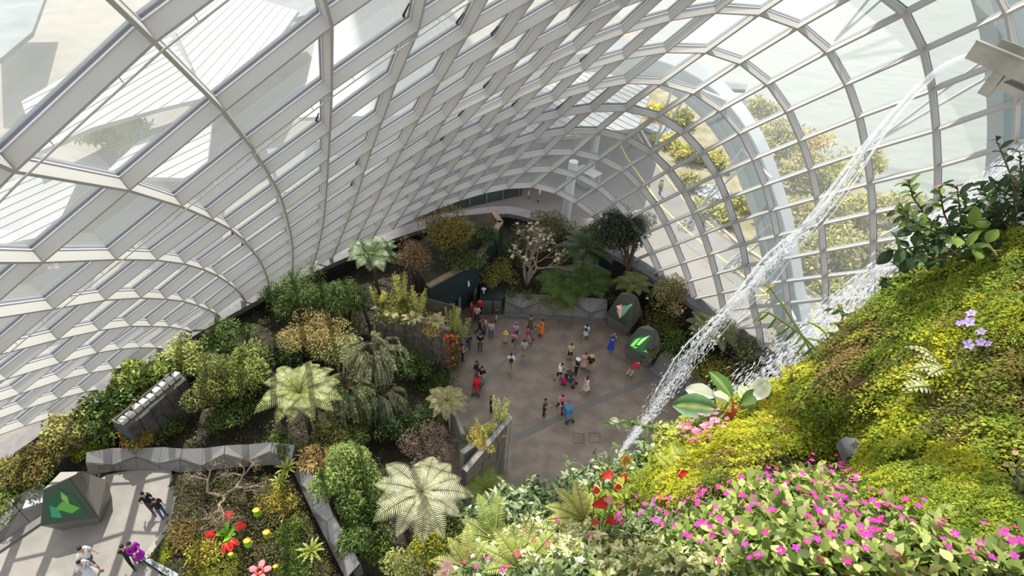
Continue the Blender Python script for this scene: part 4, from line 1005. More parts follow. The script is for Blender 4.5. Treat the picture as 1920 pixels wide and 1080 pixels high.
o = link('ground_cliff', mesh('ground_cliff', Vc, np.column_stack([q, q + 1, q + nu + 1, q + nu]), [M_CLIFF], smooth=True)); o['kind'] = 'structure'; o['label'] = 'planted rock slope of the indoor mountain in the foreground'
IMG_L = -MC[:, 0]; IMG_D = MC[:, 1]; IMG_R = MC[:, 0]
def in_px(n, poly):
    P = np.array(poly, float); lo, hi = P.min(0), P.max(0); out = np.zeros((0, 2))
    while len(out) < n:
        c = RN.uniform(lo, hi, (n * 3, 2)); out = np.vstack([out, c[in_poly(c[:, 0], c[:, 1], [tuple(p) for p in P])]])
    return out[:n]
# maidenhair sprays
def spray_template(seed):
    rr = np.random.default_rng(seed); P = []; S = []
    for b in range(7):
        y0 = b / 7; n = int(10 - b * .8); sg = 1 if b % 2 else -1
        for i in range(n):
            u = (i + 1) / n; l = (.42 - .03 * b) * u
            P.append((y0 + l * .75, sg * l * .75 + rr.normal() * .012, .22 * y0 - .38 * (y0 + l) ** 2 + rr.normal() * .02)); S.append(.075 * (1.1 - .4 * u))
            P.append((y0 + l * .75 + .05, sg * l * .75 - .05 * sg, .22 * y0 - .38 * (y0 + l) ** 2 + rr.normal() * .02)); S.append(.06 * (1.1 - .4 * u))
    return np.array(P), np.array(S)
SPR = [spray_template(i) for i in range(5)]
def maiden(label, poly, n, pals, size=.36, lift=.10, dirv=None, name='maidenhair_fern', cat='fern', dspread=.36):
    q = in_px(n, poly); C = cliff(q[:, 0], q[:, 1]); Nn = cliff_n(q[:, 0], q[:, 1])
    base = C.mean(0); root = empty(name, base, label, cat)
    d0 = unit(IMG_L * .8 + IMG_D * .45) if dirv is None else unit(np.array(dirv))
    VV = []; NN = []; DD = []; LL = []; TT = []
    for i in range(n):
        T, S = SPR[i % 5]; s = size * R.uniform(.6, 1.25)
        d = d0 + RN.normal(size=3) * dspread; nn = unit(Nn[i] + RN.normal(size=3) * .25 + [0, 0, .3]); d = unit(d - nn * d.dot(nn) * .8); b = np.cross(nn, d)
        p = C[i] + nn * lift * R.random() * 2 + (T[:, :1] * d + T[:, 1:2] * b + T[:, 2:] * nn) * s
        VV.append(p); NN.append(np.tile(nn, (len(T), 1)) + RN.normal(size=(len(T), 3)) * .35); DD.append(np.tile(d, (len(T), 1)) + RN.normal(size=(len(T), 3)) * .7); LL.append(S * s)
        ph = math.sin(q[i, 0] * .021 + q[i, 1] * .013) + math.sin(q[i, 0] * .047 - q[i, 1] * .031) + R.gauss(0, .7)
        TT.append(np.tile(tints(1, pals[0] if ph > .1 else pals[1] if ph > -1.5 else pals[-1], .12), (len(T), 1)))
    P = np.vstack(VV) - base; D = unit(np.vstack(DD)); N_ = unit(np.vstack(NN)); L = np.concatenate(LL)[:, None]; S_ = unit(np.cross(D, N_))
    V = np.stack([P, P + D * L * .7 - S_ * L * .6, P + D * L * 1.15, P + D * L * .7 + S_ * L * .6], 1).reshape(-1, 3)
    b = (np.arange(len(P)) * 4)[:, None]
    t = np.repeat(np.clip(np.vstack(TT) * (1 + .12 * RN.normal(size=(len(P), 1))), .004, 1), 4, 0)
    o = link('fronds', mesh('fronds', V, b + np.array([[0, 1, 2, 3]]), [M_GLOW], tint=t), root); o['kind'] = 'stuff'
    return root
MY = [(.49, .48, .03), (.57, .54, .05), (.41, .44, .03)]; MG = [(.25, .32, .03), (.36, .40, .045), (.15, .22, .02)]; MB_ = [(.20, .155, .04), (.26, .18, .06), (.13, .14, .03)]
maiden('yellow-green maidenhair fern mass along the upper edge of the slope beneath the dark-leaved shrub', [(1640, 590), (1720, 530), (1800, 500), (1930, 440), (1930, 560), (1780, 600), (1680, 650)], 520, (MG, MG, MB_))
maiden('bright yellow maidenhair fern tuft at the right edge of the frame below the dark-leaved shrub', [(1780, 590), (1930, 520), (1930, 640), (1820, 650)], 330, (MY, MG, MB_))
maiden('olive and brown maidenhair fern mass in the middle of the slope', [(1540, 680), (1640, 600), (1790, 610), (1760, 700), (1620, 760), (1520, 790)], 620, (MG, MB_, MB_))
maiden('golden maidenhair fern mass above the purple flowers', [(1700, 690), (1790, 630), (1930, 620), (1930, 720), (1800, 760)], 470, (MY, MB_, MG))
maiden('brown shadowed maidenhair fern at the right edge below the purple flowers', [(1760, 750), (1930, 700), (1930, 850), (1800, 850)], 430, (MG, MB_, MB_))
maiden('bright yellow maidenhair fern hanging at the left end of the slope behind the pink azalea', [(1330, 800), (1400, 760), (1500, 715), (1560, 690), (1560, 770), (1480, 850), (1380, 900), (1310, 880)], 900, (MY, MY, MG))
maiden('green maidenhair fern above the dark hollow', [(1470, 790), (1560, 720), (1660, 720), (1660, 800), (1560, 850), (1480, 850)], 560, (MG, MG, MB_))
maiden('yellow maidenhair fern right of the dark hollow', [(1640, 800), (1760, 740), (1820, 830), (1760, 880), (1665, 880)], 480, (MY, MG, MG))
maiden('lush lime maidenhair fern below the hollow, right of the magenta flowers', [(1630, 880), (1760, 850), (1890, 870), (1880, 980), (1760, 990), (1660, 950)], 640, (MY, MG, MG), size=.26)
maiden('green maidenhair fern in the lower right corner behind the twigs', [(1780, 960), (1900, 930), (1940, 1010), (1850, 1050), (1760, 1020)], 330, (MG, MG, MB_), size=.24)
maiden('golden-brown maidenhair fern left of the magenta flowers', [(1280, 860), (1400, 850), (1470, 870), (1400, 930), (1320, 960), (1270, 920)], 420, (MY, MB_, MG), size=.28)
maiden('yellow-green maidenhair fern at the left below the anthuriums', [(1240, 880), (1330, 830), (1340, 900), (1280, 960), (1220, 940)], 260, (MY, MG, MG), size=.26)
o = MB().blob((0, 0, 0), (.34, .22, .16), 7, 5).build('grey_rock', [mat('grey_rock', (.13, .13, .14), rough=.85, var=.3, scale=5, bump=.3)], None, tuple(cliff(1622, 868)[0] + [0, 0, .16])); tag(o, 'grey rock showing in the dark hollow between the ferns', 'rock')

# small-leaved plants in the foreground
def round_foliage(name, parent, P, D, Nn, ln, wd, pal, mt=None, curl=.15):
    D = unit(D); S = unit(np.cross(D, Nn)); Nn = unit(np.cross(S, D)); n = len(P); ln = ln[:, None]; wd = wd[:, None]
    q = lambda u, s, z: P + D * ln * u + S * wd * s + Nn * (wd * z - ln * curl * u * u)
    V = np.stack([P, q(.28, -.42, .10), q(.28, .42, .10), q(.62, -.46, .10), q(.62, .46, .10), q(.45, 0, 0.), q(1., 0, 0)], 1).reshape(-1, 3); b = (np.arange(n) * 7)[:, None]
    F = np.concatenate([b + t for t in ([0, 5, 1], [0, 2, 5], [1, 5, 3], [2, 4, 5], [3, 5, 6], [5, 4, 6])], 1).reshape(-1, 3)
    o = link(name, mesh(name, V, F, [mt or M_LEAF], tint=np.repeat(tints(n, pal, .16), 7, 0), smooth=True), parent); o['kind'] = 'stuff'
def carpet(label, poly, n, pal, leaf, asp=.6, lift=.12, name='ground_plant', cat='plant', mt=None, stand=.5, fl=None, layers=1., curl=.15, dirv=None):
    q = in_px(n, poly); C = cliff(q[:, 0], q[:, 1]); Nn = cliff_n(q[:, 0], q[:, 1]); base = C.mean(0); root = empty(name, base, label, cat)
    bump = lift * (.5 + .5 * np.sin(q[:, 0] * .11 + np.sin(q[:, 1] * .07) * 2) * np.cos(q[:, 1] * .13))
    P = C + Nn * (bump * RN.uniform(.3, 1.1, n))[:, None] + [0, 0, .02] - base
    D = unit(rnd_dir(n) + Nn * .2 + (0 if dirv is None else np.array(dirv) * .6)); 
    round_foliage('foliage', root, P, D, unit(Nn * .7 + rnd_dir(n) * stand + [0, 0, .5]), leaf * RN.uniform(.65, 1.3, n), leaf * asp * RN.uniform(.8, 1.2, n), pal, mt, curl=curl)
    if fl:
        nf, size, pal2, poly2 = fl; q = in_px(nf, poly2 or poly); C = cliff(q[:, 0], q[:, 1]); Nn = cliff_n(q[:, 0], q[:, 1])
        for i in range(nf): flower(root, C[i] + Nn[i] * (lift * R.uniform(.9, 1.35) + .01) - base, Nn[i] + unit(EYE - C[i]) * .3 + np.array([R.gauss(0, .35), R.gauss(0, .35), .3]), size * R.uniform(.75, 1.2), pal2[i % len(pal2)])
    return root
SHB = [(.10, .16, .05), (.17, .24, .09), (.30, .36, .20), (.07, .11, .035), (.42, .46, .30)]
carpet('grey-green leafy shrub with pale leaf edges above the near end of the plaza, left part', [(880, 1000), (920, 950), (1000, 920), (1060, 935), (1040, 985), (940, 1000)], 1500, SHB, .085, .55, .3, name='shrub', cat='shrub')
carpet('grey-green leafy shrub with pale leaf edges above the near end of the plaza, right part', [(1040, 935), (1120, 895), (1200, 860), (1250, 870), (1180, 930), (1090, 970), (1040, 980)], 1500, SHB, .085, .55, .3, name='shrub', cat='shrub')
CRE = [(.56, .56, .28), (.66, .64, .38), (.40, .44, .16), (.26, .32, .09)]
carpet('cream variegated carpet of small leaves at the bottom, left of the magenta flowers', [(900, 1020), (970, 980), (1070, 975), (1140, 1010), (1140, 1060), (1020, 1080), (920, 1075)], 3200, CRE, .055, .65, .16, layers=1, fl=(8, .03, [(.62, .06, .14), (.55, .03, .3)], None))
carpet('cream variegated carpet of small leaves in the bottom middle below the pink flowers', [(1130, 1050), (1260, 1035), (1380, 1040), (1400, 1110), (1120, 1120)], 2600, CRE, .055, .65, .14)
carpet('mixed light green leaves at the very bottom beside the pale rose', [(850, 1060), (930, 1065), (1130, 1065), (1120, 1130), (860, 1150)], 2200, SHB + LTG, .07, .5, .15, fl=(14, .035, [(.55, .03, .28), (.60, .05, .12), (.75, .7, .66)], None))
MAG = [(.62, .02, .34), (.55, .03, .42), (.70, .03, .26), (.66, .02, .40)]
IMP = [(.44, .49, .15), (.54, .57, .24), (.28, .36, .08), (.14, .21, .04), (.36, .43, .11), (.10, .15, .03)]
for lb, poly, n, nf in [('magenta flowering plant on the crest below the dark hollow', [(1460, 930), (1500, 895), (1580, 890), (1640, 930), (1620, 980), (1500, 980)], 620, 34),
    ('magenta flowering plant left of the crest one', [(1350, 960), (1420, 925), (1500, 930), (1510, 1000), (1400, 1010)], 560, 26), ('magenta flowering plant with large pale leaves in the middle of the bottom slope', [(1500, 960), (1600, 970), (1640, 1040), (1540, 1060), (1490, 1010)], 520, 26),
    ('magenta flowering plant at the left end of the magenta patch', [(1270, 1000), (1360, 975), (1400, 1030), (1350, 1070), (1260, 1050)], 560, 16), ('magenta flowering plant at the bottom edge, centre of the magenta patch', [(1400, 1010), (1510, 1010), (1560, 1070), (1540, 1110), (1380, 1100)], 560, 24),
    ('magenta flowering plant at the bottom edge right of the centre', [(1560, 1040), (1660, 1010), (1720, 1050), (1700, 1110), (1560, 1110)], 560, 24), ('magenta flowering plant on the right below the lime fern', [(1640, 960), (1700, 990), (1800, 1020), (1800, 1080), (1690, 1050), (1640, 1010)], 520, 16),
    ('magenta flowering plant in the lower right corner', [(1760, 1050), (1930, 1040), (1930, 1110), (1760, 1110)], 420, 14)]:
    carpet(lb, poly, n * 2, IMP, .085, .62, .17, name='flowering_plant', cat='flowers', mt=M_GLOW, fl=(int(nf * 1.2), .025, MAG, None))
carpet('small magenta and violet flowers among thin leaves above the cream carpet', [(1150, 985), (1240, 960), (1340, 930), (1350, 970), (1280, 1020), (1150, 1030)], 1700, LTG + SHB[1:3], .06, .4, .15, name='flowering_plant', cat='flowers', fl=(40, .028, [(.52, .04, .36), (.60, .04, .30), (.46, .08, .50)], None))
carpet('olive mossy plants between the small violet flowers and the cream carpet', [(1110, 1030), (1240, 1010), (1330, 1000), (1320, 1045), (1150, 1060)], 2200, OLV + [(.24, .24, .04)], .045, .4, .1, name='moss_mound', cat='moss')
carpet('lime green leaves under the anthuriums', [(1090, 960), (1150, 900), (1240, 850), (1340, 820), (1330, 880), (1230, 930), (1140, 1000)], 2300, [(.42, .44, .06), (.52, .5, .10), (.30, .36, .05), (.18, .26, .04)], .09, .5, .2, mt=M_GLOW)
carpet('pink azalea blossom beside the orange flower', [(1290, 862), (1312, 832), (1362, 815), (1385, 842), (1335, 878)], 260, LTG, .05, .5, .26, name='azalea', cat='flowers', fl=(60, .034, [(.75, .22, .36), (.80, .34, .44), (.70, .14, .30)], None))
carpet('purple flowers in the middle of the fern slope at right', [(1800, 660), (1850, 640), (1890, 680), (1840, 700)], 60, MG, .06, .4, .28, name='purple_flowers', cat='flowers', fl=(9, .045, [(.38, .26, .70), (.46, .34, .78)], None))
carpet('light lime bank of leaves below the broad striped leaves', [(1230, 830), (1290, 790), (1400, 760), (1450, 750), (1420, 800), (1330, 830), (1260, 860)], 1500, [(.46, .46, .12), (.5, .52, .18), (.34, .40, .08)], .09, .4, .2, mt=M_GLOW)

n_ = 9000; q = in_px(n_, [(800, 1120), (1130, 1090), (1940, 1090), (1940, 480), (2160, 345), (2340, 520), (2330, 900), (2180, 1290), (1900, 1390), (1500, 1410), (1200, 1410), (900, 1390)]); P = cliff(q[:, 0], q[:, 1])
V, F = leaf_tris(P + RN.uniform(0, .1, (n_, 1)) * cliff_n(q[:, 0], q[:, 1]), rnd_dir(n_) + [0, 0, .4], rnd_dir(n_) * .6 + [0, 0, 1], .11 * RN.uniform(.6, 1.4, n_), .05)
o = link('cliff_undergrowth', mesh('cliff_undergrowth', V, F, [M_LEAF], tint=np.repeat(tints(n_, GRN + OLV + LTG[2:]), 5, 0))); o['kind'] = 'stuff'; o['label'] = 'small leafy undergrowth covering the near foot of the planted slope'; o['category'] = 'undergrowth'

# ferns, broad leaves and sprigs that stand out singly
def at_c(px, py, up=0.): return cliff(px, py)[0] + np.array([0, 0, up])
def fg_fern(px, py, L, label, pal, n=6, arc=(0, 6.28), up=.08, wide=.2, pairs=18, rise=.5, droop=.5, mt=None):
    root = empty('fern', at_c(px, py, up), label, 'fern'); ms = frond_mesh(L, L * wide, pairs, pal, rise, droop, mt=mt or M_GLOW, rach=(.36, .38, .10))
    for i in range(n):
        o = link('frond', ms, root, (0, 0, 0)); a = arc[0] + (arc[1] - arc[0]) * (i + .5) / n
        o.rotation_euler = (R.uniform(-.3, .3), -R.uniform(.1, .5), a + R.uniform(-.1, .1)); o.scale = (R.uniform(.8, 1.1),) * 3
    return root
fg_fern(1092, 985, .40, 'yellow-green fern fronds left of the anthuriums', [(.46, .46, .10), (.55, .52, .18)], 5, (1.0, 3.6))
fg_fern(925, 1020, .5, 'green fern fronds over the left end of the cream carpet', [(.22, .30, .06), (.3, .36, .1)], 5, (1.2, 4.2))
fg_fern(975, 1075, .42, 'bright fern fronds at the bottom in the cream carpet', [(.34, .40, .08), (.42, .46, .12)], 6, (.6, 3.6))
fg_fern(880, 1075, .42, 'yellow-green fern at the bottom beside the pale rose', [(.36, .38, .10), (.46, .44, .16)], 6, (.8, 4.5))
fg_fern(1735, 735, .34, 'pale striped fern fronds in the middle of the fern slope', [(.66, .64, .46), (.58, .58, .34)], 4, (2.4, 3.9), wide=.18, pairs=9, up=.3)
fg_fern(1720, 775, .38, 'white-green fern frond below the other pale striped one', [(.70, .68, .5), (.52, .56, .3)], 3, (2.6, 3.6), wide=.17, pairs=9, up=.3)
fg_fern(1270, 905, .4, 'lime fern among the anthuriums', [(.46, .48, .08), (.5, .5, .14)], 6, (0, 6.28))
LFM = {}
def broad_leaf(root, p, d, nrm, ln, wd, col, rib=None, name='leaf', stripes=0):
    k = (col, rib, round(wd / ln, 1), stripes, name == 'spathe')
    if k not in LFM:
        n = 7; V = []; F = []; T = []; r = wd / ln
        for i in range(n):
            u = i / (n - 1); w = r * .5 * (math.sin(math.pi * min(1, u * .93 + .04)) ** .8); z = .10 * math.sin(u * 2.2) - .22 * u * u
            if name == 'spathe': w = r * .62 * (1 - u) ** .65 * min(1, .45 + u * 3)
            s = (1.25 if (i % 2 and stripes) else 1)
            for y, zz, c in ((-w, .06 + z, col), (-w * .35, .01 + z, col), (0, z - .012, rib or col), (w * .35, .01 + z, col), (w, .06 + z, col)):
                V.append((u, y, zz + (.03 * (i % 2) if abs(y) > w * .5 else 0))); T.append([min(1, x * s) for x in c] if not (stripes and abs(y) > w * .8) else [min(1, x * 1.8 + .15) for x in c])
        for i in range(n - 1):
            for j in range(4): F.append([5 * i + j, 5 * i + j + 1, 5 * i + 6 + j, 5 * i + 5 + j])
        LFM[k] = mesh('leaf', V, np.array(F), [M_GLOW], tint=np.array(T), smooth=True)
    d = unit(np.asarray(d, float)); nrm = np.asarray(nrm, float); s = unit(np.cross(nrm, d)); nn = np.cross(d, s)
    o = link(name, LFM[k], root); o.matrix_local = Matrix([[d[i] * ln, s[i] * ln, nn[i] * ln, float(p[i])] for i in range(3)] + [[0, 0, 0, 1]])
    return o
DKL = [(.045, .085, .03), (.075, .13, .045), (.035, .06, .028)]; MDL = [(.20, .30, .05), (.14, .22, .04)]
def broad_shrub(label, stems, t, pal, ln, every=.16, asp=.55, name='broadleaf_shrub', tip=None):
    """stems: lists of pixel polylines; t their distance"""
    b = at_t(*stems[0][0], t); root = empty(name, b, label, 'shrub'); m = MB()
    for st in stems:
        pts = [at_t(x, y, t + R.uniform(-.25, .25)) - b for x, y in st]; m.tube(pts, [.009] * (len(pts) - 1) + [.004], 5)
        L = [0]
        for i in range(len(pts) - 1): L.append(L[-1] + np.linalg.norm(pts[i + 1] - pts[i]))
        s = .1; k = 0
        while s < L[-1]:
            p = np.array([np.interp(s, L, [q[j] for q in pts]) for j in range(3)]); a = k * 2.4 + R.uniform(-.5, .5)
            tv = unit(pts[-1] - pts[0]); u = unit(np.cross(tv, [0.3, .2, 1])); w = np.cross(tv, u)
            d = u * math.cos(a) + w * math.sin(a) + tv * .45 + np.array([0, 0, .1])
            broad_leaf(root, p, d, rnd_dir(1)[0] * .4 + [0, 0, 1], ln * R.uniform(.7, 1.25), ln * asp, pal[k % len(pal)]); s += every * R.uniform(.7, 1.2); k += 1
        if tip: flower(root, pts[-1], tv, .07, tip)
    m.build('stems', [mat('brown_stem', (.10, .07, .035), rough=.8)], root)
    return root
broad_shrub('tall stem of the dark-leaved shrub rising to the spout, with small buds', [[(1905, 420), (1900, 340), (1880, 290), (1868, 262)], [(1905, 400), (1915, 330), (1912, 285)]], 5.6, DKL, .11, .06, .45, tip=(.25, .12, .14))
broad_shrub('dark-leaved shrub branches with bright new leaves at the left of the top right shrub', [[(1790, 460), (1740, 410), (1712, 370), (1703, 340)], [(1800, 470), (1770, 400), (1760, 350)], [(1810, 460), (1720, 420), (1680, 395)], [(1830, 470), (1800, 400), (1795, 350)]], 5.7, DKL + MDL, .125, .042, .5, tip=(.3, .14, .16))
broad_shrub('dense dark-leaved shrub at the right edge above the fern slope', [[(1900, 480), (1860, 420), (1830, 370)], [(1920, 470), (1890, 400), (1880, 350)], [(1880, 490), (1820, 430), (1780, 410)], [(1940, 450), (1920, 390), (1915, 340)], [(1870, 490), (1850, 450), (1800, 430)], [(1925, 500), (1880, 450), (1850, 400)], [(1960, 430), (1900, 370), (1850, 340)], [(1950, 480), (1900, 440), (1860, 390), (1840, 350)], [(1890, 490), (1850, 450), (1810, 390), (1800, 360)], [(1960, 400), (1930, 350), (1890, 330)], [(1850, 480), (1790, 450), (1740, 440)]], 5.8, DKL, .135, .036, .52)
broad_shrub('glossy round-leaved shrub hanging at the left end of the dark shrub', [[(1790, 480), (1730, 460), (1680, 470), (1655, 465)], [(1780, 490), (1720, 480), (1690, 500)], [(1800, 480), (1740, 440), (1690, 430)]], 5.7, DKL, .17, .06, .62)
broad_shrub('fresh green round leaves in the middle of the dark shrub', [[(1850, 490), (1800, 450), (1770, 440)], [(1870, 480), (1840, 440), (1820, 420)]], 5.4, MDL, .17, .10, .66)
carpet('small bright leaves under the dark shrub at the top of the slope', [(1660, 560), (1720, 500), (1800, 480), (1760, 530), (1690, 590)], 700, DKL + MDL, .1, .5, .25, name='shrub', cat='shrub')
# sprigs against the glass
def sprig(label, line, t, leaves, pal, ln, asp, hang=True, flower_tip=None, name='leafy_sprig'):
    b = at_t(*line[0], t); root = empty(name, b, label, 'plant'); pts = [at_t(x, y, t) - b for x, y in line]; MB().tube(pts, [.014] * (len(pts) - 1) + [.006], 5).build('stem', [M_STEM], root)
    L = np.cumsum([0] + [np.linalg.norm(pts[i + 1] - pts[i]) for i in range(len(pts) - 1)])
    for k in range(leaves):
        s = L[-1] * (.18 + .82 * k / max(1, leaves - 1)); p = np.array([np.interp(s, L, [q[j] for q in pts]) for j in range(3)])
        d = (IMG_L * .75 + IMG_D * .75 + rnd_dir(1)[0] * .2) if hang else (rnd_dir(1)[0] * .6 + unit(pts[-1]) * .5 + (IMG_L if k % 2 else IMG_R) * .8)
        broad_leaf(root, p, d, -MC[:, 2] + rnd_dir(1)[0] * .5, ln * R.uniform(.8, 1.15), ln * asp, pal[k % len(pal)])
    if flower_tip:
        for i in range(5): broad_leaf(root, pts[-1], IMG_L * math.cos(i * 1.3) + IMG_D * math.sin(i * 1.3) * .7, [0, 0, 1], ln * .9, ln * .2, flower_tip, name='petal')
    return root
sprig('arching sprig with narrow hanging leaves in front of the glass', [(1560, 720), (1530, 655), (1500, 625), (1465, 600), (1440, 585), (1428, 586)], 6.4, 12, [(.10, .20, .08), (.16, .26, .06), (.40, .36, .12)], .17, .2)
sprig('thin stalk with a yellow star-shaped flower in front of the glass', [(1545, 700), (1510, 640), (1470, 575), (1443, 540)], 6.4, 2, [(.30, .34, .06)], .1, .15, flower_tip=(.50, .42, .06))
sprig('upright sprig with oval green leaves in front of the outside road', [(1575, 660), (1572, 640), (1582, 615), (1578, 585)], 6.5, 12, [(.24, .34, .06), (.12, .22, .08), (.4, .42, .08)], .14, .4, hang=False)
sprig('thin sprig with small leaves at the top of the fern edge', [(1650, 600), (1620, 595), (1590, 592), (1560, 578)], 6.4, 12, [(.24, .34, .1), (.12, .2, .08)], .10, .4, hang=False)
sprig('pair of narrow upright green blades at the end of the fern edge', [(1562, 690), (1556, 660), (1550, 630)], 6.5, 6, [(.26, .38, .04)], .26, .12, hang=False)
sprig('horizontal sprig with round pale leaves over the plaza', [(1260, 815), (1220, 800), (1180, 793), (1140, 790)], 7.0, 15, [(.30, .38, .2), (.16, .24, .08), (.46, .5, .34)], .12, .6, hang=False)
sprig('sprig with round leaves below the horizontal one over the plaza', [(1270, 860), (1230, 840), (1205, 822)], 6.8, 9, [(.26, .34, .16), (.14, .22, .07)], .13, .6, hang=False)
sprig('thin leafy twig above the grey-green shrub at the near end of the plaza', [(1090, 930), (1075, 890), (1065, 860)], 7.2, 8, [(.14, .22, .08), (.3, .36, .2)], .1, .5, hang=False)
# broad striped leaves below the water
def leaf_group(label, base_px, t, items, k=.8, name='broadleaf_plant', stem=None):
    b = at_t(*base_px, t); root = empty(name, b, label, 'plant'); m = MB()
    for (x0, y0, x1, y1, w, col, rib, st) in items:
        p, e = at_t(x0, y0, t) - b, at_t(x1, y1, t + .15) - b; e = p + (e - p) * k; w = w * k; ln = np.linalg.norm(e - p)
        broad_leaf(root, p, e - p, -MC[:, 2] * .8 + np.array([0, 0, .7]), ln, w * t / FPX, col, rib, stripes=st); m.tube([np.zeros(3) + [0, 0, -.1], p * .5, p], [.018, .014, .01], 5)
    m.build('stems', [mat('stem_' + (stem or 'green'), (.38, .08, .04) if stem == 'red' else (.18, .22, .06), rough=.6)], root)
    return root
leaf_group('dark green banana-like leaves with red stems right of the waterfall', (1378, 775), 6.0, [(1345, 768, 1268, 758, 44, (.05, .13, .035), (.3, .36, .14), 1), (1372, 745, 1335, 698, 26, (.10, .22, .04), (.3, .36, .14), 0), (1385, 760, 1420, 735, 24, (.12, .2, .06), None, 0), (1360, 770, 1300, 800, 26, (.16, .22, .06), None, 1)], k=1.1, stem='red')
leaf_group('large pale variegated leaves right of the waterfall', (1345, 790), 6.1, [(1340, 745, 1290, 728, 30, (.72, .74, .62), (.5, .56, .3), 0), (1365, 755, 1340, 735, 24, (.66, .68, .5), None, 0), (1400, 750, 1440, 715, 34, (.56, .62, .42), (.8, .8, .7), 1), (1410, 765, 1390, 725, 28, (.34, .44, .2), (.7, .7, .6), 1)], k=1.1)
leaf_group('big light green leaves below the anthuriums', (1200, 985), 4.9, [(1190, 975, 1150, 962, 40, (.36, .46, .12), (.5, .56, .2), 0), (1205, 970, 1245, 958, 38, (.42, .5, .16), None, 0), (1180, 985, 1125, 995, 36, (.36, .44, .08), None, 0), (1150, 955, 1120, 938, 28, (.14, .24, .05), None, 0), (1230, 940, 1270, 920, 34, (.14, .22, .06), None, 0), (1215, 985, 1260, 975, 30, (.30, .42, .12), None, 0)])
leaf_group('large round green leaf group at the right edge near the bottom', (1915, 930), 3.6, [(1915, 905, 1900, 880, 60, (.28, .38, .08), (.4, .46, .16), 0), (1915, 940, 1885, 925, 40, (.14, .24, .05), None, 0), (1835, 1060, 1805, 1040, 42, (.30, .42, .08), None, 0), (1925, 960, 1905, 985, 40, (.2, .32, .08), None, 0)])
# anthuriums
def anthurium(label, items, t):
    b = at_t(items[0][0], items[0][1] + 40, t); root = empty('anthurium', b, label, 'flowers'); m = MB()
    for x, y, sz, col in items:
        p = at_t(x, y, t) - b; d = rnd_dir(1)[0] * .6 + (IMG_L if R.random() < .5 else IMG_R); broad_leaf(root, p, d + IMG_D * .3, -MC[:, 2] * .6 + rnd_dir(1)[0] * .7 + [0, 0, .8], sz * 1.15 * t / FPX, sz * .85 * t / FPX, col, name='spathe')
        m.tube([p + unit(d) * .01, p + unit(d) * .03 + [0, 0, .06]], [.006, .004], 5, 1); m.tube([np.array([p[0] * .6, p[1] * .6, -.2]), p * .8, p], [.008, .007, .006], 5)
    m.build('stems', [M_STEM, mat('spadix', (.62, .46, .16), rough=.5)], root)
    return root
AR = (.56, .035, .02); AP = (.62, .16, .15); AO = (.66, .22, .03)
anthurium('anthuriums with red and pink spathes, the upper group over the plaza edge', [(1150, 888, 22, AR), (1165, 890, 16, AR), (1213, 885, 26, AP), (1222, 890, 20, AP), (1180, 900, 22, AR), (1170, 905, 18, (.5, .1, .03))], 5.9)
anthurium('red and white anthuriums, the lower left group beside the big light leaves', [(1138, 940, 26, AR), (1150, 938, 18, (.7, .3, .26)), (1110, 920, 20, AR), (1155, 973, 20, AR), (1122, 978, 16, AR)], 4.7)
anthurium('red anthuriums on the right of the lime leaves', [(1248, 932, 20, AP), (1262, 950, 18, AR), (1270, 890, 20, AR), (1245, 957, 16, AR), (1150, 915, 18, AR), (1285, 920, 18, AP)], 4.8)
anthurium('orange lily-like flowers above the red anthuriums', [(1163, 865, 22, AO), (1230, 865, 22, (.62, .2, .14)), (1172, 855, 14, AO)], 6.2)
anthurium('orange flower beside the pink azalea', [(1297, 812, 18, AO), (1292, 806, 16, AO), (1300, 806, 14, AO)], 6.3)
anthurium('orange-red flowers at the bottom among the ferns', [(880, 1035, 16, (.6, .2, .05)), (872, 1040, 14, (.6, .16, .05)), (888, 1042, 12, (.6, .2, .05))], 5.6)
# pale rose, pink clusters, twigs
c = at_t(838, 1062, 5.0); root = empty('pale_rose', c, 'pale pink double rose-like blooms at the bottom edge', 'flowers')
for k, (ox, oy) in enumerate(((0, 0), (-4, 14))):
    p = at_t(838 + ox, 1062 + oy, 5.0) - c
    for ring_, sz in ((0, .075), (1, .055), (2, .035)): flower(root, p + np.array([0, 0, .012 * ring_]), unit(EYE - c) + [0, 0, .5], sz, ((.72, .5, .42), (.78, .62, .52), (.66, .34, .26))[ring_], petals=6)
MB().tube([(0, 0, -.4), (0, 0, 0)], [.01, .008], 5).build('stem', [M_STEM], root)
for lb, px, py, n, t in [('pale pink flower cluster low at the right edge', 1895, 1005, 22, 3.5), ('pale pink flower cluster between the magenta flowers and the twigs', 1793, 1048, 12, 3.3), ('small pinkish bud cluster at the right edge above the big round leaf', 1915, 868, 8, 3.8)]:
    c = at_t(px, py, t); root = empty('flower_cluster', c, lb, 'flowers')
    for i in range(n): flower(root, RN.normal(size=3) * [.035, .035, .05], rnd_dir(1)[0] + unit(EYE - c), .022, ((.70, .46, .42), (.76, .58, .5), (.62, .3, .3))[i % 3])
    MB().tube([(0, 0, -.3), (0, 0, .03)], [.008, .005], 5).build('stem', [M_STEM], root)
for lb, line, t in [('thin pale bare twig crossing the lime fern near the right edge', [(1785, 978), (1830, 976), (1880, 978), (1925, 972)], 3.6), ('thin brown bare twig curving below the pale twig', [(1790, 992), (1830, 1000), (1870, 1012), (1900, 1025)], 3.55)]:
    b = at_t(*line[0], t); o = MB().tube([at_t(x, y, t) - b for x, y in line], .005, 5).build('bare_twig', [M_BARKP], None, tuple(b)); tag(o, lb, 'twig')

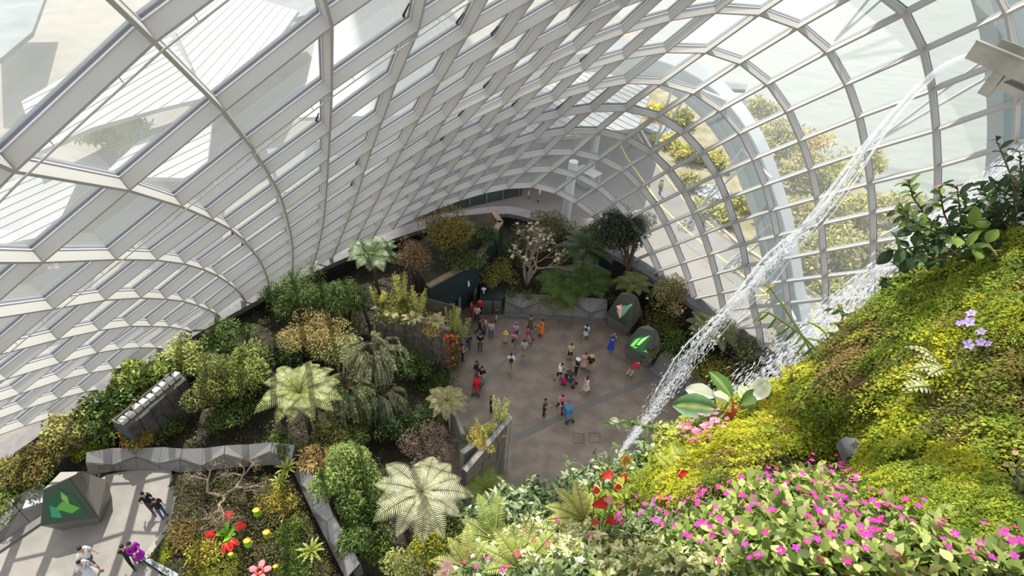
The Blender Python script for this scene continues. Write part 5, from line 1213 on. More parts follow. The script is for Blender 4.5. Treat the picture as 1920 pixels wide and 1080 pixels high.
# ------------------------------------------------------------------ carnivorous plant bed at the bottom left
def tz(px, py, z=WZ): return at_z(px, py, z)
n_ = 9000; q = in_px(n_, [(322, 905), (545, 890), (600, 1010), (640, 1090), (500, 1160), (300, 1075), (276, 1050), (330, 985)])
P = np.array([tz(x, y, WZ + .05) for x, y in q]); P[:, 2] += RN.uniform(-.05, .28, n_)
root = empty('bog_plants', tz(440, 1000), 'low mixed mossy bog plants filling the carnivorous plant bed', 'plants')
foliage('foliage', root, P - np.array(tz(440, 1000)), rnd_dir(n_) + [0, 0, .5], rnd_dir(n_) * .6 + [0, 0, 1], .11, .05, OLV + [(.16, .15, .03), (.13, .09, .03), (.20, .20, .05), (.07, .09, .02)])
carp = lambda px, py, zc, rx, rz, lb, pal, n, **k: bush(px, py, zc, rx, rz, lb, pal, n, base=WZ, **k)
carp(400, 1058, WZ + .1, 60, 10, 'bright moss at the bottom of the carnivorous plant bed', [(.13, .17, .012), (.18, .2, .02)], 2600, leaf=.06, asp=.6, stems=False, name='moss_mound', cat='moss')
carp(318, 1030, WZ + .1, 16, 8, 'bright moss along the timber kerb of the carnivorous bed', [(.18, .24, .012), (.22, .26, .02)], 1200, leaf=.06, asp=.6, stems=False, name='moss_mound', cat='moss', ry=34)
for a in [(350, 1000, 'reddish brown low plants at the left of the flytrap', RED + OLV), (390, 1035, 'yellow-green speckled plants below the flytrap', YEL + OLV), (540, 1000, 'dark spiky green plant by the pale faceted planter', GRN), (560, 1060, 'dark broad-leaved plants right of the big red flower', DKG + GRN), (520, 940, 'yellowish low plants under the driftwood at right', OLV + YEL[:1])]:
    carp(a[0], a[1], WZ + .3, 34, 16, a[2], a[3], 1300, leaf=.16, asp=.3)
for a in [(540, 880, 'yellow-green bromeliad behind the driftwood', 26), (585, 1035, 'pale green bromeliad beside the faceted planter at the bottom', 30), (525, 905, 'green rosette plant right of the driftwood', 22)]:
    tree_fern(a[0], a[1], WZ + .4, a[3] if False else a[3], a[2], [(.40, .44, .08), (.32, .38, .06)], n=10, wide=.1, pairs=6, trunk=False, name='bromeliad', base=WZ, tiers=((.45, 1.), (.9, .7)), cat='plant', dense=1.4)
c = tz(420, 930); t = empty('driftwood_tree', c, 'pale bare branching driftwood with hanging moss over the carnivorous bed', 'tree')
tips = branchy(t, (0, 0, -.1), 2.3, 1.5, 44, M_BARKP, levels=4, r0=.10, up=-.05)
mp = np.array([p for p, d in tips for _ in range(26)]) + RN.normal(size=(26 * len(tips), 3)) * [.12, .12, .16]
foliage('hanging_moss', t, mp, rnd_dir(len(mp)) * .5 + [0, 0, -.7], rnd_dir(len(mp)), .14, .03, [(.26, .24, .17), (.34, .31, .22), (.20, .17, .10), (.36, .26, .10)])
M_FLG = mat('flytrap_green', (.20, .42, .03), rough=.5); M_FLR = mat('flytrap_red', (.55, .012, .015), rough=.45); M_FLY = mat('pitcher_yellow', (.62, .5, .04), rough=.5); M_FLO = mat('pitcher_rim', (.55, .20, .03), rough=.5)
c = np.array(tz(425, 1005)); s = px_size(425, 1005, WZ); root = empty('flytrap_sculpture', c, 'giant green flytrap sculpture with toothed red traps', 'sculpture')
for i, (ex, ey, tr) in enumerate([(395, 1002, 1), (425, 1028, 1), (437, 1020, 1), (452, 985, 1), (428, 968, 1), (412, 990, 0), (445, 1003, 0)]):
    e = np.array(tz(ex, ey, WZ + .45)) - c; w = np.array([-e[1], e[0], 0]); w = unit(w) * .13
    MB().hexa([-w * .4, w * .4, e * .6 + w + [0, 0, .12], e * .6 - w + [0, 0, .12], -w * .4 + [0, 0, .05], w * .4 + [0, 0, .05], e * .6 + w + [0, 0, .2], e * .6 - w + [0, 0, .2]]).add([e * .6 - w + [0, 0, .14], e * .6 + w + [0, 0, .14], e * .85 + [0, 0, .02]], [[0, 1, 2], [2, 1, 0]]).build('leaf', [M_FLG], root)
    if not tr: continue
    m = MB(); d = unit(e * [1, 1, 0]); side = unit(np.cross(d, [0, 0, 1]))
    for sg in (-1, 1):
        nrm = unit(side * sg * .8 + np.array([0, 0, .7])); rot = np.column_stack([d, np.cross(nrm, d), nrm])
        m.blob(e + side * sg * .10 + [0, 0, .06], (.25, .14, .035), 10, 4, 0, rot)
        for k in range(8):
            a = -1.2 + 2.4 * k / 7; p = e + side * sg * .10 + [0, 0, .06] + rot @ np.array([.25 * math.sin(a), .14 * math.cos(a) * sg * (1 if rot[:, 1] @ side > 0 else -1), 0]); q_ = p + side * sg * .07 + [0, 0, .05]
            m.tube([p, q_], [.014, .004], 4, 1)
    m.build('trap', [M_FLR, mat('trap_tooth', (.6, .35, .25))], root)
for px, py, sz, cl, lb in [(485, 967, .2, 0, 'yellow-green pitcher sculpture behind the flytrap'), (504, 1008, .2, 1, 'orange-lidded pitcher sculpture right of the flytrap'), (468, 1024, .2, 0, 'green pitcher sculpture right below the flytrap'), (436, 1045, .13, 0, 'small green pitcher sculpture below the flytrap'), (519, 1068, .13, 0, 'small yellow pitcher sculpture beside the big red flower')]:
    c = tz(px, py, WZ + .1); root = MB().blob((0, 0, sz), (sz, sz, sz * 1.2), 10, 6).tube([(0, 0, sz * 1.6), (0, 0, sz * 2.2), (0, 0, sz * 2.6)], [sz * .7, sz * .62, sz * .75], 10).build('pitcher_sculpture', [M_FLG if not cl else mat('pitcher_olive', (.30, .26, .04), rough=.5)], None, tuple(c), smooth=True); tag(root, lb, 'sculpture')
    MB().blob((0, -sz * .2, sz * 3.0), (sz * .8, sz * .6, sz * .2), 9, 4).build('lid', [M_FLY], root)
    MB().tube([(math.cos(a) * sz * .75, math.sin(a) * sz * .75, sz * 2.62) for a in np.linspace(0, 6.283, 11)], sz * .12, 5, cap=False).build('rim', [M_FLO], root)
c = np.array(tz(487, 1072, WZ + .35)); root = empty('giant_flower', c, 'giant red and pink flower sculpture at the bottom edge', 'sculpture')
MB().tube([(0, 0, -.35), (0, 0, 0)], .05, 6).build('stem', [M_FLG], root)
MB().tube([(math.cos(a) * .15, math.sin(a) * .15, .08) for a in np.linspace(0, 6.283, 13)], .06, 6, cap=False).build('ring', [M_FLR], root)
for i in range(5):
    a = .4 + i * 1.2566; d = np.array([math.cos(a), math.sin(a), 0])
    MB().blob(d * .33 + [0, 0, .06], (.2, .15, .04), 9, 4, 0, np.column_stack([d, np.cross([0, 0, 1], d), [0, 0, 1]])).build('petal', [mat('pink_petal', (.62, .17, .20), rough=.6, var=.35, scale=14)], root)
for px, py, z, hh, lb in [(722, 1040, 2.2, 1.2, 'brown driftwood log standing among dark leaves left of the yellow shrub')]:
    c = at_z(px, py, z); o = MB().tube([np.array(at_z(740, 1060, z - .4)) - c, np.array(at_z(725, 1036, z + .2)) - c, np.array(at_z(700, 1016, z + .5)) - c], [.22, .16, .12], 8).blob(np.array(at_z(700, 1015, z + .5)) - c, (.2, .16, .18), 8, 5).blob(np.array(at_z(742, 1060, z - .4)) - c, (.3, .22, .2), 8, 5).tube([np.array(at_z(730, 1045, z)) - c, np.array(at_z(712, 1052, z - .2)) - c], [.12, .06], 6).build('driftwood_log', [mat('driftwood', (.30, .17, .10), rough=.8, second=(.14, .08, .05), scale=4, bump=.4)], None, tuple(c)); tag(o, lb, 'log')
bush(800, 1030, 3.6, 36, 22, 'yellow-flowering shrub below the cream tree fern', YEL + [(.55, .46, .06)] + GRN, 1900, .16, .4)
bush(770, 1055, 3.4, 40, 30, 'pale-leaved shrub at the bottom left of the yellow shrub', GLG + LTG, 1900, .13, .45)
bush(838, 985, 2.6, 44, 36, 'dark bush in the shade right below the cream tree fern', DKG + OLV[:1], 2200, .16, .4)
bush(850, 1040, 3.0, 44, 40, 'light green bush between the yellow shrub and the foreground ferns', LTG + GRN, 2400, .15, .45)
bush(610, 830, 2.6, 46, 34, 'dark mixed bush below the yellow-green tree fern', DKG + OLV, 2200, .15, .4)
bush(588, 862, 3.4, 26, 14, 'brown dried fern leaves beside the bend of the faceted planter', TAN + RED[:1], 700, .3, .2)
bush(530, 832, 3.0, 36, 18, 'dark leaves behind the bend of the faceted planter', DKG + GRN, 1500, .16, .4)
bush(660, 800, 2.4, 44, 30, 'dark ferny shrub under the weeping trees', DKG + OLV[:1], 2000, .18, .25)
bush(748, 800, 2.2, 36, 30, 'dark green shrub left of the purple-brown shrub', DKG, 1500, .14, .4)
bush(770, 690, 2.0, 36, 36, 'dark shrub beside the slate planter wall and the weeping tree', DKG + GRN[:1], 1700, .16, .4)
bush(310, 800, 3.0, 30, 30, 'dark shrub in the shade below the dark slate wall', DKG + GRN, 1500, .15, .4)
bush(540, 665, 2.2, 40, 26, 'dark shrub left below the brown-yellow bush', DKG, 1500, .18, .4)
bush(430, 770, 3.2, 50, 26, 'dark shrub in front of the tall fine-leaved bush', DKG + GRN[:1], 2000, .16, .4)
bush(1215, 650, 1.5, 24, 14, 'small dark plants behind the right faceted planter top', DKG + OLV, 800, .13, .4)
bush(1350, 760, 1.4, 60, 30, 'dark bushes under the spray beside the right end of the planter', DKG + GRN, 2400, .15, .4)
bush(1420, 730, 2.2, 50, 36, 'grey-green shrub against the glass below the water spray', GRY + DKG, 2400, .15, .4)
# undergrowth over the soil banks (nobody could count it)
ok = (~din) & (~inw) & (dome_f(np.stack([gx, gy, np.full(gx.shape, 3.)], -1)) < -.02) & (gx > -31)
ci = np.argwhere(ok); n_ = 16000; k = RN.integers(0, len(ci), n_); i_, j_ = ci[k, 0], ci[k, 1]
P = np.column_stack([gx[i_, j_] + RN.uniform(-.25, .25, n_), gy[i_, j_] + RN.uniform(-.25, .25, n_), hz[i_, j_] + RN.uniform(0, .22, n_)])
V, F = leaf_tris(P, rnd_dir(n_) + [0, 0, .5], rnd_dir(n_) * .7 + [0, 0, 1], .24 * RN.uniform(.6, 1.4, n_), .09)
o = link('undergrowth', mesh('undergrowth', V, F, [M_LEAF], tint=np.repeat(tints(n_, [tuple(v * 1.3 for v in c_) for c_ in DKG + GRN[:1] + OLV[:1]]), 5, 0))); o['kind'] = 'stuff'; o['label'] = 'dark leafy undergrowth covering the soil banks'; o['category'] = 'undergrowth'

# ------------------------------------------------------------------ planting outside
PALK = 1.7; DENS = 1.1
XG = [(.17, .20, .07), (.24, .26, .10), (.12, .15, .05), (.30, .27, .12)]; XY = [(.50, .42, .05), (.40, .36, .07), (.22, .24, .06)]; XT = [(.13, .16, .06), (.19, .20, .08), (.26, .22, .10), (.10, .12, .05)]
for px, py, zc, rx, rz, lb, pal, n in [
    (1228, 208, .6, 30, 14, 'yellow flowering patch outside near the end of the white roof', XY, 900), (1278, 222, 1.0, 24, 20, 'round bush outside between the white roof and the arch', XG, 900), (1250, 268, .5, 26, 12, 'yellow plants outside below the gravel', XY, 700),
    (1295, 290, .8, 30, 20, 'yellow and green plants outside under the struts', XY + XG, 1100), (1345, 300, .8, 26, 18, 'yellowish shrub outside left of the white arch', XY + XG, 900), (1295, 340, .7, 24, 14, 'green shrub outside beside the boulder', XG, 800),
    (1320, 388, .6, 24, 12, 'low green plants outside below the gravel bed', XG, 700), (1360, 405, .7, 26, 14, 'low green shrubs outside along the kerb', XG, 800), (1390, 380, .8, 18, 18, 'yellowish bushes outside at the foot of the white arch', XY + XG, 800),
    (1425, 205, 3.0, 34, 30, 'pale green tree outside beyond the white arch, topmost one by the water', XT, 1600), (1460, 262, 3.0, 46, 40, 'large pale green tree outside right of the white arch', XT, 2200), (1400, 260, 2.2, 30, 30, 'leafy tree outside just behind the white arch', XT, 1300),
    (1520, 262, 2.2, 40, 20, 'reddish thin tree outside by the water', [(.30, .24, .12), (.34, .28, .14), (.22, .20, .09)], 1000), (1500, 320, 2.4, 44, 34, 'dense green tree outside in the middle of the shore planting', XT, 2000), (1565, 325, 2.2, 46, 30, 'yellow-green tree outside at the shore', XG + XT, 1600),
    (1625, 300, 2.0, 40, 26, 'pale yellow bush outside near the water at right', XG, 1100), (1470, 400, 1.6, 44, 30, 'palm-like green bushes outside beside the white arch', XT + XG, 1800), (1545, 400, 1.8, 50, 36, 'large green bush outside in the shore planting', XT + XG, 2200),
    (1620, 390, 1.8, 44, 34, 'yellow-green bush outside right of the large one', XG, 1600), (1500, 475, 1.6, 50, 34, 'dark green bush outside above the crossing', XT, 2000), (1575, 470, 1.6, 50, 34, 'green bush outside above the yellow hatching', XT + XG, 2000),
    (1650, 470, 1.6, 44, 34, 'green bush outside behind the spray', XT, 1500), (1560, 540, .8, 34, 20, 'low yellow-green bush outside at the corner of the bed', XG, 1000), (1650, 540, 1.2, 44, 28, 'dark bush outside behind the fern slope edge', XT, 1300), (1700, 400, 1.8, 46, 40, 'leafy tree outside at the far right behind the spray', XT + XG, 1600),
    (225, 250, 5.0, 60, 16, 'leafy green bushes outside beyond the second row of large panes', XG + XT, 1800), (450, 60, 6.0, 60, 26, 'dark green trees outside beyond the top left panes', XT, 1400), (30, 400, 3.0, 70, 40, 'green bushes outside at the left edge', XG, 1200), (655, 38, 2.0, 40, 22, 'red flowering shrub outside beyond the top panes', [(.4, .05, .06), (.3, .1, .06)], 900), (388, 24, 7.0, 16, 14, 'yellow shrub outside beside the blue-grey shade slab', XY, 500)]:
    bush(px, py, zc, rx, rz, lb, pal, n, .42, .42, name='outdoor_tree' if 'tree' in lb else 'outdoor_shrub', cat='tree' if 'tree' in lb else 'shrub', base=0., fill=.3)
for px, py, lb, w_ in [(1232, 247, 'pile of grey gravel outside between the shrubs near the roof', 28), (1335, 365, 'patch of grey gravel outside left of the white arch', 34)]:
    c = at_z(px, py, 0); n_ = 260; m = MB(); s = px_size(px, py, 0) * w_
    for i in range(n_):
        a, r = R.uniform(0, 6.28), s * R.random() ** .5; b = R.uniform(.12, .3); m.blob((math.cos(a) * r, math.sin(a) * r * .8, .2 + b * .3), (b, b * .8, b * .6), 5, 3)
    o = m.build('gravel', [mat('gravel_grey', (.36, .37, .40), rough=.85, var=.5, scale=3)], None, tuple(c)); o['kind'] = 'stuff'; o['label'] = lb; o['category'] = 'gravel'
o = MB().blob((0, 0, .3), (.9, .6, .5), 8, 5).build('boulder', [mat('gravel_grey', (.4, .4, .4))], None, tuple(at_z(1298, 335, .1))); tag(o, 'grey boulder outside among the shrubs', 'rock')
# bicycles, buggy
def bicycle(px, py, rz, label, colr, lying=False):
    root = empty('bicycle', at_z(px, py, .012), label, 'bicycle', rz=rz); mb = mat('bike_' + str(colr), colr, rough=.4); mk = mat('tyre_black', (.03, .03, .035), rough=.7)
    for x in (-.52, .52): MB().tube([(x + .33 * math.cos(a), 0, .34 + .33 * math.sin(a)) for a in np.linspace(0, 6.283, 19)], .03, 5, cap=False).tube([(x, -.05, .34), (x, .05, .34)], .03, 5).build('wheel', [mk], root)
    MB().tube([(-.52, 0, .34), (-.05, 0, .30), (.36, 0, .78), (-.2, 0, .80), (-.05, 0, .30)], .025, 5).tube([(-.52, 0, .34), (-.2, 0, .8), (-.22, 0, .92)], .02, 5).tube([(.52, 0, .34), (.36, 0, .78), (.33, 0, .98)], .022, 5).build('frame', [mb], root)
    MB().box((-.22, 0, .95), (.26, .14, .05)).build('seat', [mk], root); MB().tube([(.3, -.28, 1.0), (.36, 0, .98), (.3, .28, 1.0)], .018, 5).build('handlebar', [mk], root)
    return root
bicycle(1284, 428, .4, 'dark bicycle outside on the road beside the yellow line, next to the second one', (.10, .10, .12)); bicycle(1294, 422, 1.1, 'pale bicycle outside on the road crossing behind the dark one', (.5, .45, .45))
bicycle(1372, 503, .2, 'bicycle outside on the road in the shade of the arch', (.08, .08, .1)); bicycle(1391, 518, 2.4, 'orange bicycle outside at the foot of the white arch', (.5, .25, .06)); bicycle(1184, 280, .8, 'dark bicycle outside near the yellow line at the top', (.05, .05, .06))
root = empty('white_buggy', at_z(1098, 352, 0), 'white roofed buggy parked outside behind the concrete column', 'vehicle', rz=-.7)
MB().box((0, 0, .7), (2.6, 1.3, .6)).build('body', [mat('buggy_grey', (.25, .26, .28), rough=.4)], root); MB().box((0, 0, 1.95), (2.5, 1.4, .1)).build('roof', [M_STEEL], root)
for x in (-1.1, 1.1):
    for y in (-.6, .6): MB().tube([(x, y, 1.0), (x, y, 1.92)], .04, 6).build('post', [M_STEEL], root); MB().tube([(x * .75, y - .08, .3), (x * .75, y + .08, .3)], .3, 12).build('wheel', [mat('tyre_black', (.03,) * 3)], root)
MB().box((-.3, 0, 1.15), (.5, 1.2, .35)).build('seat', [mat('tyre_black', (.03,) * 3)], root)
for px, py, lb in [(1236, 352, 'leaning grey bollard outside on the pavement near the top'), (1318, 420, 'dark bollard outside on the pavement by the kerb'), (1486, 540, 'dark bollard outside beside the yellow hatching')]:
    b = at_z(px, py, 0); o = MB().tube([(0, 0, -.02), (0, 0, .95)], .1, 10).blob((0, 0, .95), (.1, .1, .05), 10, 4).build('bollard', [mat('bollard_grey', (.12, .12, .13), rough=.5)], None, tuple(b)); tag(o, lb, 'bollard')

# ------------------------------------------------------------------ steel spout and falling water
M_STS = mat('weathered_steel', (.36, .34, .30), rough=.42, metal=.55, var=.2, scale=3)
A, B = at_t(1828, 101, 8.0), at_t(2480, 380, 6.0); ax = unit(B - A); wd = unit(np.cross(ax, [0, 0, 1])); wd = wd if wd @ IMG_D < 0 else -wd; upv = np.cross(wd, ax); upv = upv if upv[2] > 0 else -upv
W2, Hh, th = .27, .22, .02; Ls = np.linalg.norm(B - A)
def trough(prof, name, parent=None, off=np.zeros(3), l0=0., l1=None, mt=M_STS):
    l1 = Ls if l1 is None else l1; V = [A + off + ax * l + wd * y + upv * z for l in (l0, l1) for y, z in prof]; n = len(prof)
    return MB().add(V, [list(range(n)), [n + i for i in range(n)][::-1]] + [[(i + 1) % n, i, n + i, n + (i + 1) % n] for i in range(n)]).build(name, [mt], parent)
root = trough([(-W2, -th), (W2, -th), (W2, 0), (-W2, 0)], 'water_spout'); tag(root, 'weathered steel water spout jutting in from the right edge', 'spout')
trough([(-W2 - th, -th), (-W2, -th), (-W2, Hh), (-W2 - th, Hh)], 'side_plate', root); trough([(W2, -th), (W2 + th, -th), (W2 + th, Hh), (W2, Hh)], 'side_plate', root, l0=.1)
trough([(-W2 - .05, Hh), (-W2 + .03, Hh), (-W2 + .03, Hh + .015), (-W2 - .05, Hh + .015)], 'lip', root)
trough([(-.28, -.34), (-.2, -.34), (-.2, -th), (-.28, -th)], 'bracket', root, l0=.40, l1=.54); trough([(-.28, -.20), (.2, -.20), (.2, -.10), (-.28, -.10)], 'support_arm', root, l0=.58)
for l in (3.2, 4.6):
    pt = A + ax * l; MB().tube([pt + [0, 0, -.02], pt + [0, 0, -5.5]], .07, 8).build('support_post', [M_STS], root)
def water_mat(name, alpha):
    m = bpy.data.materials.new(name); m.use_nodes = True; n, l = m.node_tree.nodes, m.node_tree.links; n.clear(); o = n.new('ShaderNodeOutputMaterial')
    t = n.new('ShaderNodeBsdfTransparent'); d = n.new('ShaderNodeBsdfTranslucent'); d.inputs[0].default_value = (.95, .97, 1, 1); f = n.new('ShaderNodeBsdfDiffuse'); f.inputs[0].default_value = (.95, .97, 1, 1); g = n.new('ShaderNodeBsdfGlossy'); g.inputs['Roughness'].default_value = .1
    a = n.new('ShaderNodeMixShader'); a.inputs[0].default_value = .5; b = n.new('ShaderNodeMixShader'); b.inputs[0].default_value = .15; c = n.new('ShaderNodeMixShader'); c.inputs[0].default_value = alpha
    l.new(d.outputs[0], a.inputs[1]); l.new(f.outputs[0], a.inputs[2]); l.new(a.outputs[0], b.inputs[1]); l.new(g.outputs[0], b.inputs[2]); l.new(t.outputs[0], c.inputs[1]); l.new(b.outputs[0], c.inputs[2]); l.new(c.outputs[0], o.inputs[0]); return m
M_WS = water_mat('falling_water', .42); M_WD = water_mat('water_drops', .55)
def fall(label, px, ts, n, w0, w1, strands, drop, seed):
    rr = np.random.default_rng(seed); C = np.array([at_t(x, y, t) for (x, y), t in zip(px, ts)]); u0 = np.linspace(0, 1, len(C)); U = np.linspace(0, 1, 60); C = np.column_stack([np.interp(U, u0, C[:, k]) for k in range(3)])
    for _ in range(4): C[1:-1] = (C[:-2] + 2 * C[1:-1] + C[2:]) / 4
    root = empty('waterfall', C[0], label, 'waterfall'); T = unit(np.gradient(C, axis=0)); S = unit(np.cross(T, [0, 0, 1])); m = MB()
    for k in range(strands):
        a, b = rr.normal() * .5, rr.normal() * .3; e = int(rr.uniform(22, 59)); w = w0 + (w1 - w0) * U ** 1.8
        m.tube([C[i] + S[i] * w[i] * (a + .15 * math.sin(i * .5 + k)) + np.array([0, 0, w[i] * b * .5]) - C[0] for i in range(0, e, 2)], [(.026 - .018 * i / 60) * (.5 + .5 * (k % 3)) for i in range(0, e, 2)], 5)
    if strands: o = m.build('stream', [M_WS], root, smooth=True)
    u = rr.beta(3.0, 1.0, n) if strands else rr.random(n); i = np.clip((u * 59).astype(int), 0, 59); w = w0 + (w1 - w0) * u ** 1.5
    P = C[i] - C[0] + S[i] * (rr.normal(size=n) * w * .5)[:, None] + np.column_stack([np.zeros(n), np.zeros(n), rr.normal(size=n) * w * .35]) + T[i] * rr.uniform(-.3, .3, (n, 1)); D = unit(T[i] + rr.normal(size=(n, 3)) * .12 + [0, 0, -.15])
    L = (drop * rr.uniform(.3, 1.4, n) * (.5 + u))[:, None]; Q = unit(np.cross(D, rr.normal(size=(n, 3)))); Z = np.cross(D, Q); r = L * rr.uniform(.045, .09, (n, 1))
    V = np.stack([P, P + D * L * .4 + Q * r, P + D * L * .4 - Q * r * .5 + Z * r * .87, P + D * L * .4 - Q * r * .5 - Z * r * .87, P + D * L], 1).reshape(-1, 3); b = (np.arange(n) * 5)[:, None]
    F = np.concatenate([b + [0, 2, 1], b + [0, 3, 2], b + [0, 1, 3], b + [4, 1, 2], b + [4, 2, 3], b + [4, 3, 1]], 1).reshape(-1, 3)
    o = link('drops', mesh('drops', V, F, [M_WD]), root); o['kind'] = 'stuff'; return root
fall('waterfall arcing from the steel spout down to the plaza', [(1822, 103), (1790, 112), (1760, 130), (1700, 185), (1640, 258), (1590, 330), (1540, 398), (1500, 440), (1465, 470), (1430, 512), (1390, 560), (1330, 622), (1290, 672), (1240, 745), (1190, 815), (1160, 858), (1130, 905)], [7.9, 8.0, 8.2, 8.7, 9.3, 10, 10.8, 11.5, 12.2, 13, 14, 15.5, 17, 19, 21.2, 22.5, 24], 6500, .035, .62, 6, .13, 3)
fall('broad spray of the second waterfall falling in front of the glass', [(1960, 250), (1880, 320), (1800, 380), (1720, 440), (1650, 505), (1580, 570), (1510, 640), (1440, 700), (1380, 750), (1330, 800)], [9, 9.5, 10, 10.6, 11.4, 12.4, 13.6, 15, 16.6, 18], 5200, .2, 1.7, 0, .17, 5)

# ------------------------------------------------------------------ people
M_SKIN = mat('skin', (.42, .25, .17), rough=.6); M_HAIR = mat('dark_hair', (.012, .010, .010), rough=.5); M_SHOE = mat('shoe_dark', (.04, .035, .035), rough=.6)
def joints(pose):
    """standing figure of height 1.7 facing -y; returns {joint: (x, y, z)}"""
    J = dict(pel=(0, 0, .92), sp=(0, .01, 1.10), ch=(0, .01, 1.30), nk=(0, 0, 1.46), h0=(0, -.015, 1.54), h1=(0, -.01, 1.65))
    for s, n in ((-1, 'l'), (1, 'r')):
        J.update({n + 'sh': (s * .17, .01, 1.38), n + 'el': (s * .23, .03, 1.11), n + 'wr': (s * .24, -.05, .88), n + 'hp': (s * .09, 0, .90), n + 'kn': (s * .10, -.02, .49), n + 'an': (s * .10, .02, .08), n + 'to': (s * .11, -.14, .04)})
    if pose == 'walk': J.update(lkn=(-.10, -.20, .52), lan=(-.10, -.26, .10), lto=(-.11, -.42, .06), rkn=(.10, .06, .48), ran=(.10, .34, .14), rto=(.11, .24, .03), lel=(-.23, .14, 1.14), lwr=(-.22, .16, .90), rel=(.23, -.08, 1.13), rwr=(.20, -.26, .96))
    if pose == 'hold': J.update(lel=(-.24, -.02, 1.12), lwr=(-.10, -.28, 1.18), rel=(.24, -.02, 1.12), rwr=(.10, -.28, 1.18))
    if pose == 'push': J.update(lel=(-.23, -.14, 1.14), lwr=(-.18, -.42, 1.06), rel=(.23, -.14, 1.14), rwr=(.18, -.42, 1.06), sp=(0, -.02, 1.10), ch=(0, -.06, 1.30), nk=(0, -.10, 1.45), h0=(0, -.13, 1.53), h1=(0, -.14, 1.64), rkn=(.10, -.16, .52), ran=(.10, -.12, .10), rto=(.11, -.28, .05), lkn=(-.10, .08, .50), lan=(-.10, .30, .13), lto=(-.11, .19, .03))
    if pose == 'up': J.update(lel=(-.24, -.12, 1.56), lwr=(-.09, -.20, 1.74), rel=(.24, -.12, 1.56), rwr=(.09, -.20, 1.74))
    if pose == 'bend': J.update(sp=(0, -.12, 1.05), ch=(0, -.32, 1.16), nk=(0, -.46, 1.22), h0=(0, -.55, 1.24), h1=(0, -.64, 1.28), lsh=(-.17, -.36, 1.20), rsh=(.17, -.36, 1.20), lel=(-.22, -.42, .94), lwr=(-.14, -.52, .74), rel=(.22, -.42, .94), rwr=(.14, -.52, .74), lkn=(-.10, -.12, .50), rkn=(.10, .05, .50), ran=(.10, .22, .1), rto=(.11, .08, .04))
    return {k: np.array(v, float) for k, v in J.items()}
CH = [('pel', 'sp'), ('sp', 'ch'), ('ch', 'nk'), ('nk', 'h0'), ('h0', 'h1')] + [(a.format(n), b.format(n)) for n in 'lr' for a, b in (('ch', '{}sh'), ('{}sh', '{}el'), ('{}el', '{}wr'), ('pel', '{}hp'), ('{}hp', '{}kn'), ('{}kn', '{}an'), ('{}an', '{}to'))]
RAD = dict(pel=(.155, .115), sp=(.135, .10), ch=(.16, .11), nk=(.058, .058), h0=(.082, .095), h1=(.08, .095), sh=(.07, .07), el=(.045, .045), wr=(.032, .026), hp=(.10, .10), kn=(.062, .062), an=(.042, .045), to=(.040, .028))
POSE = {}
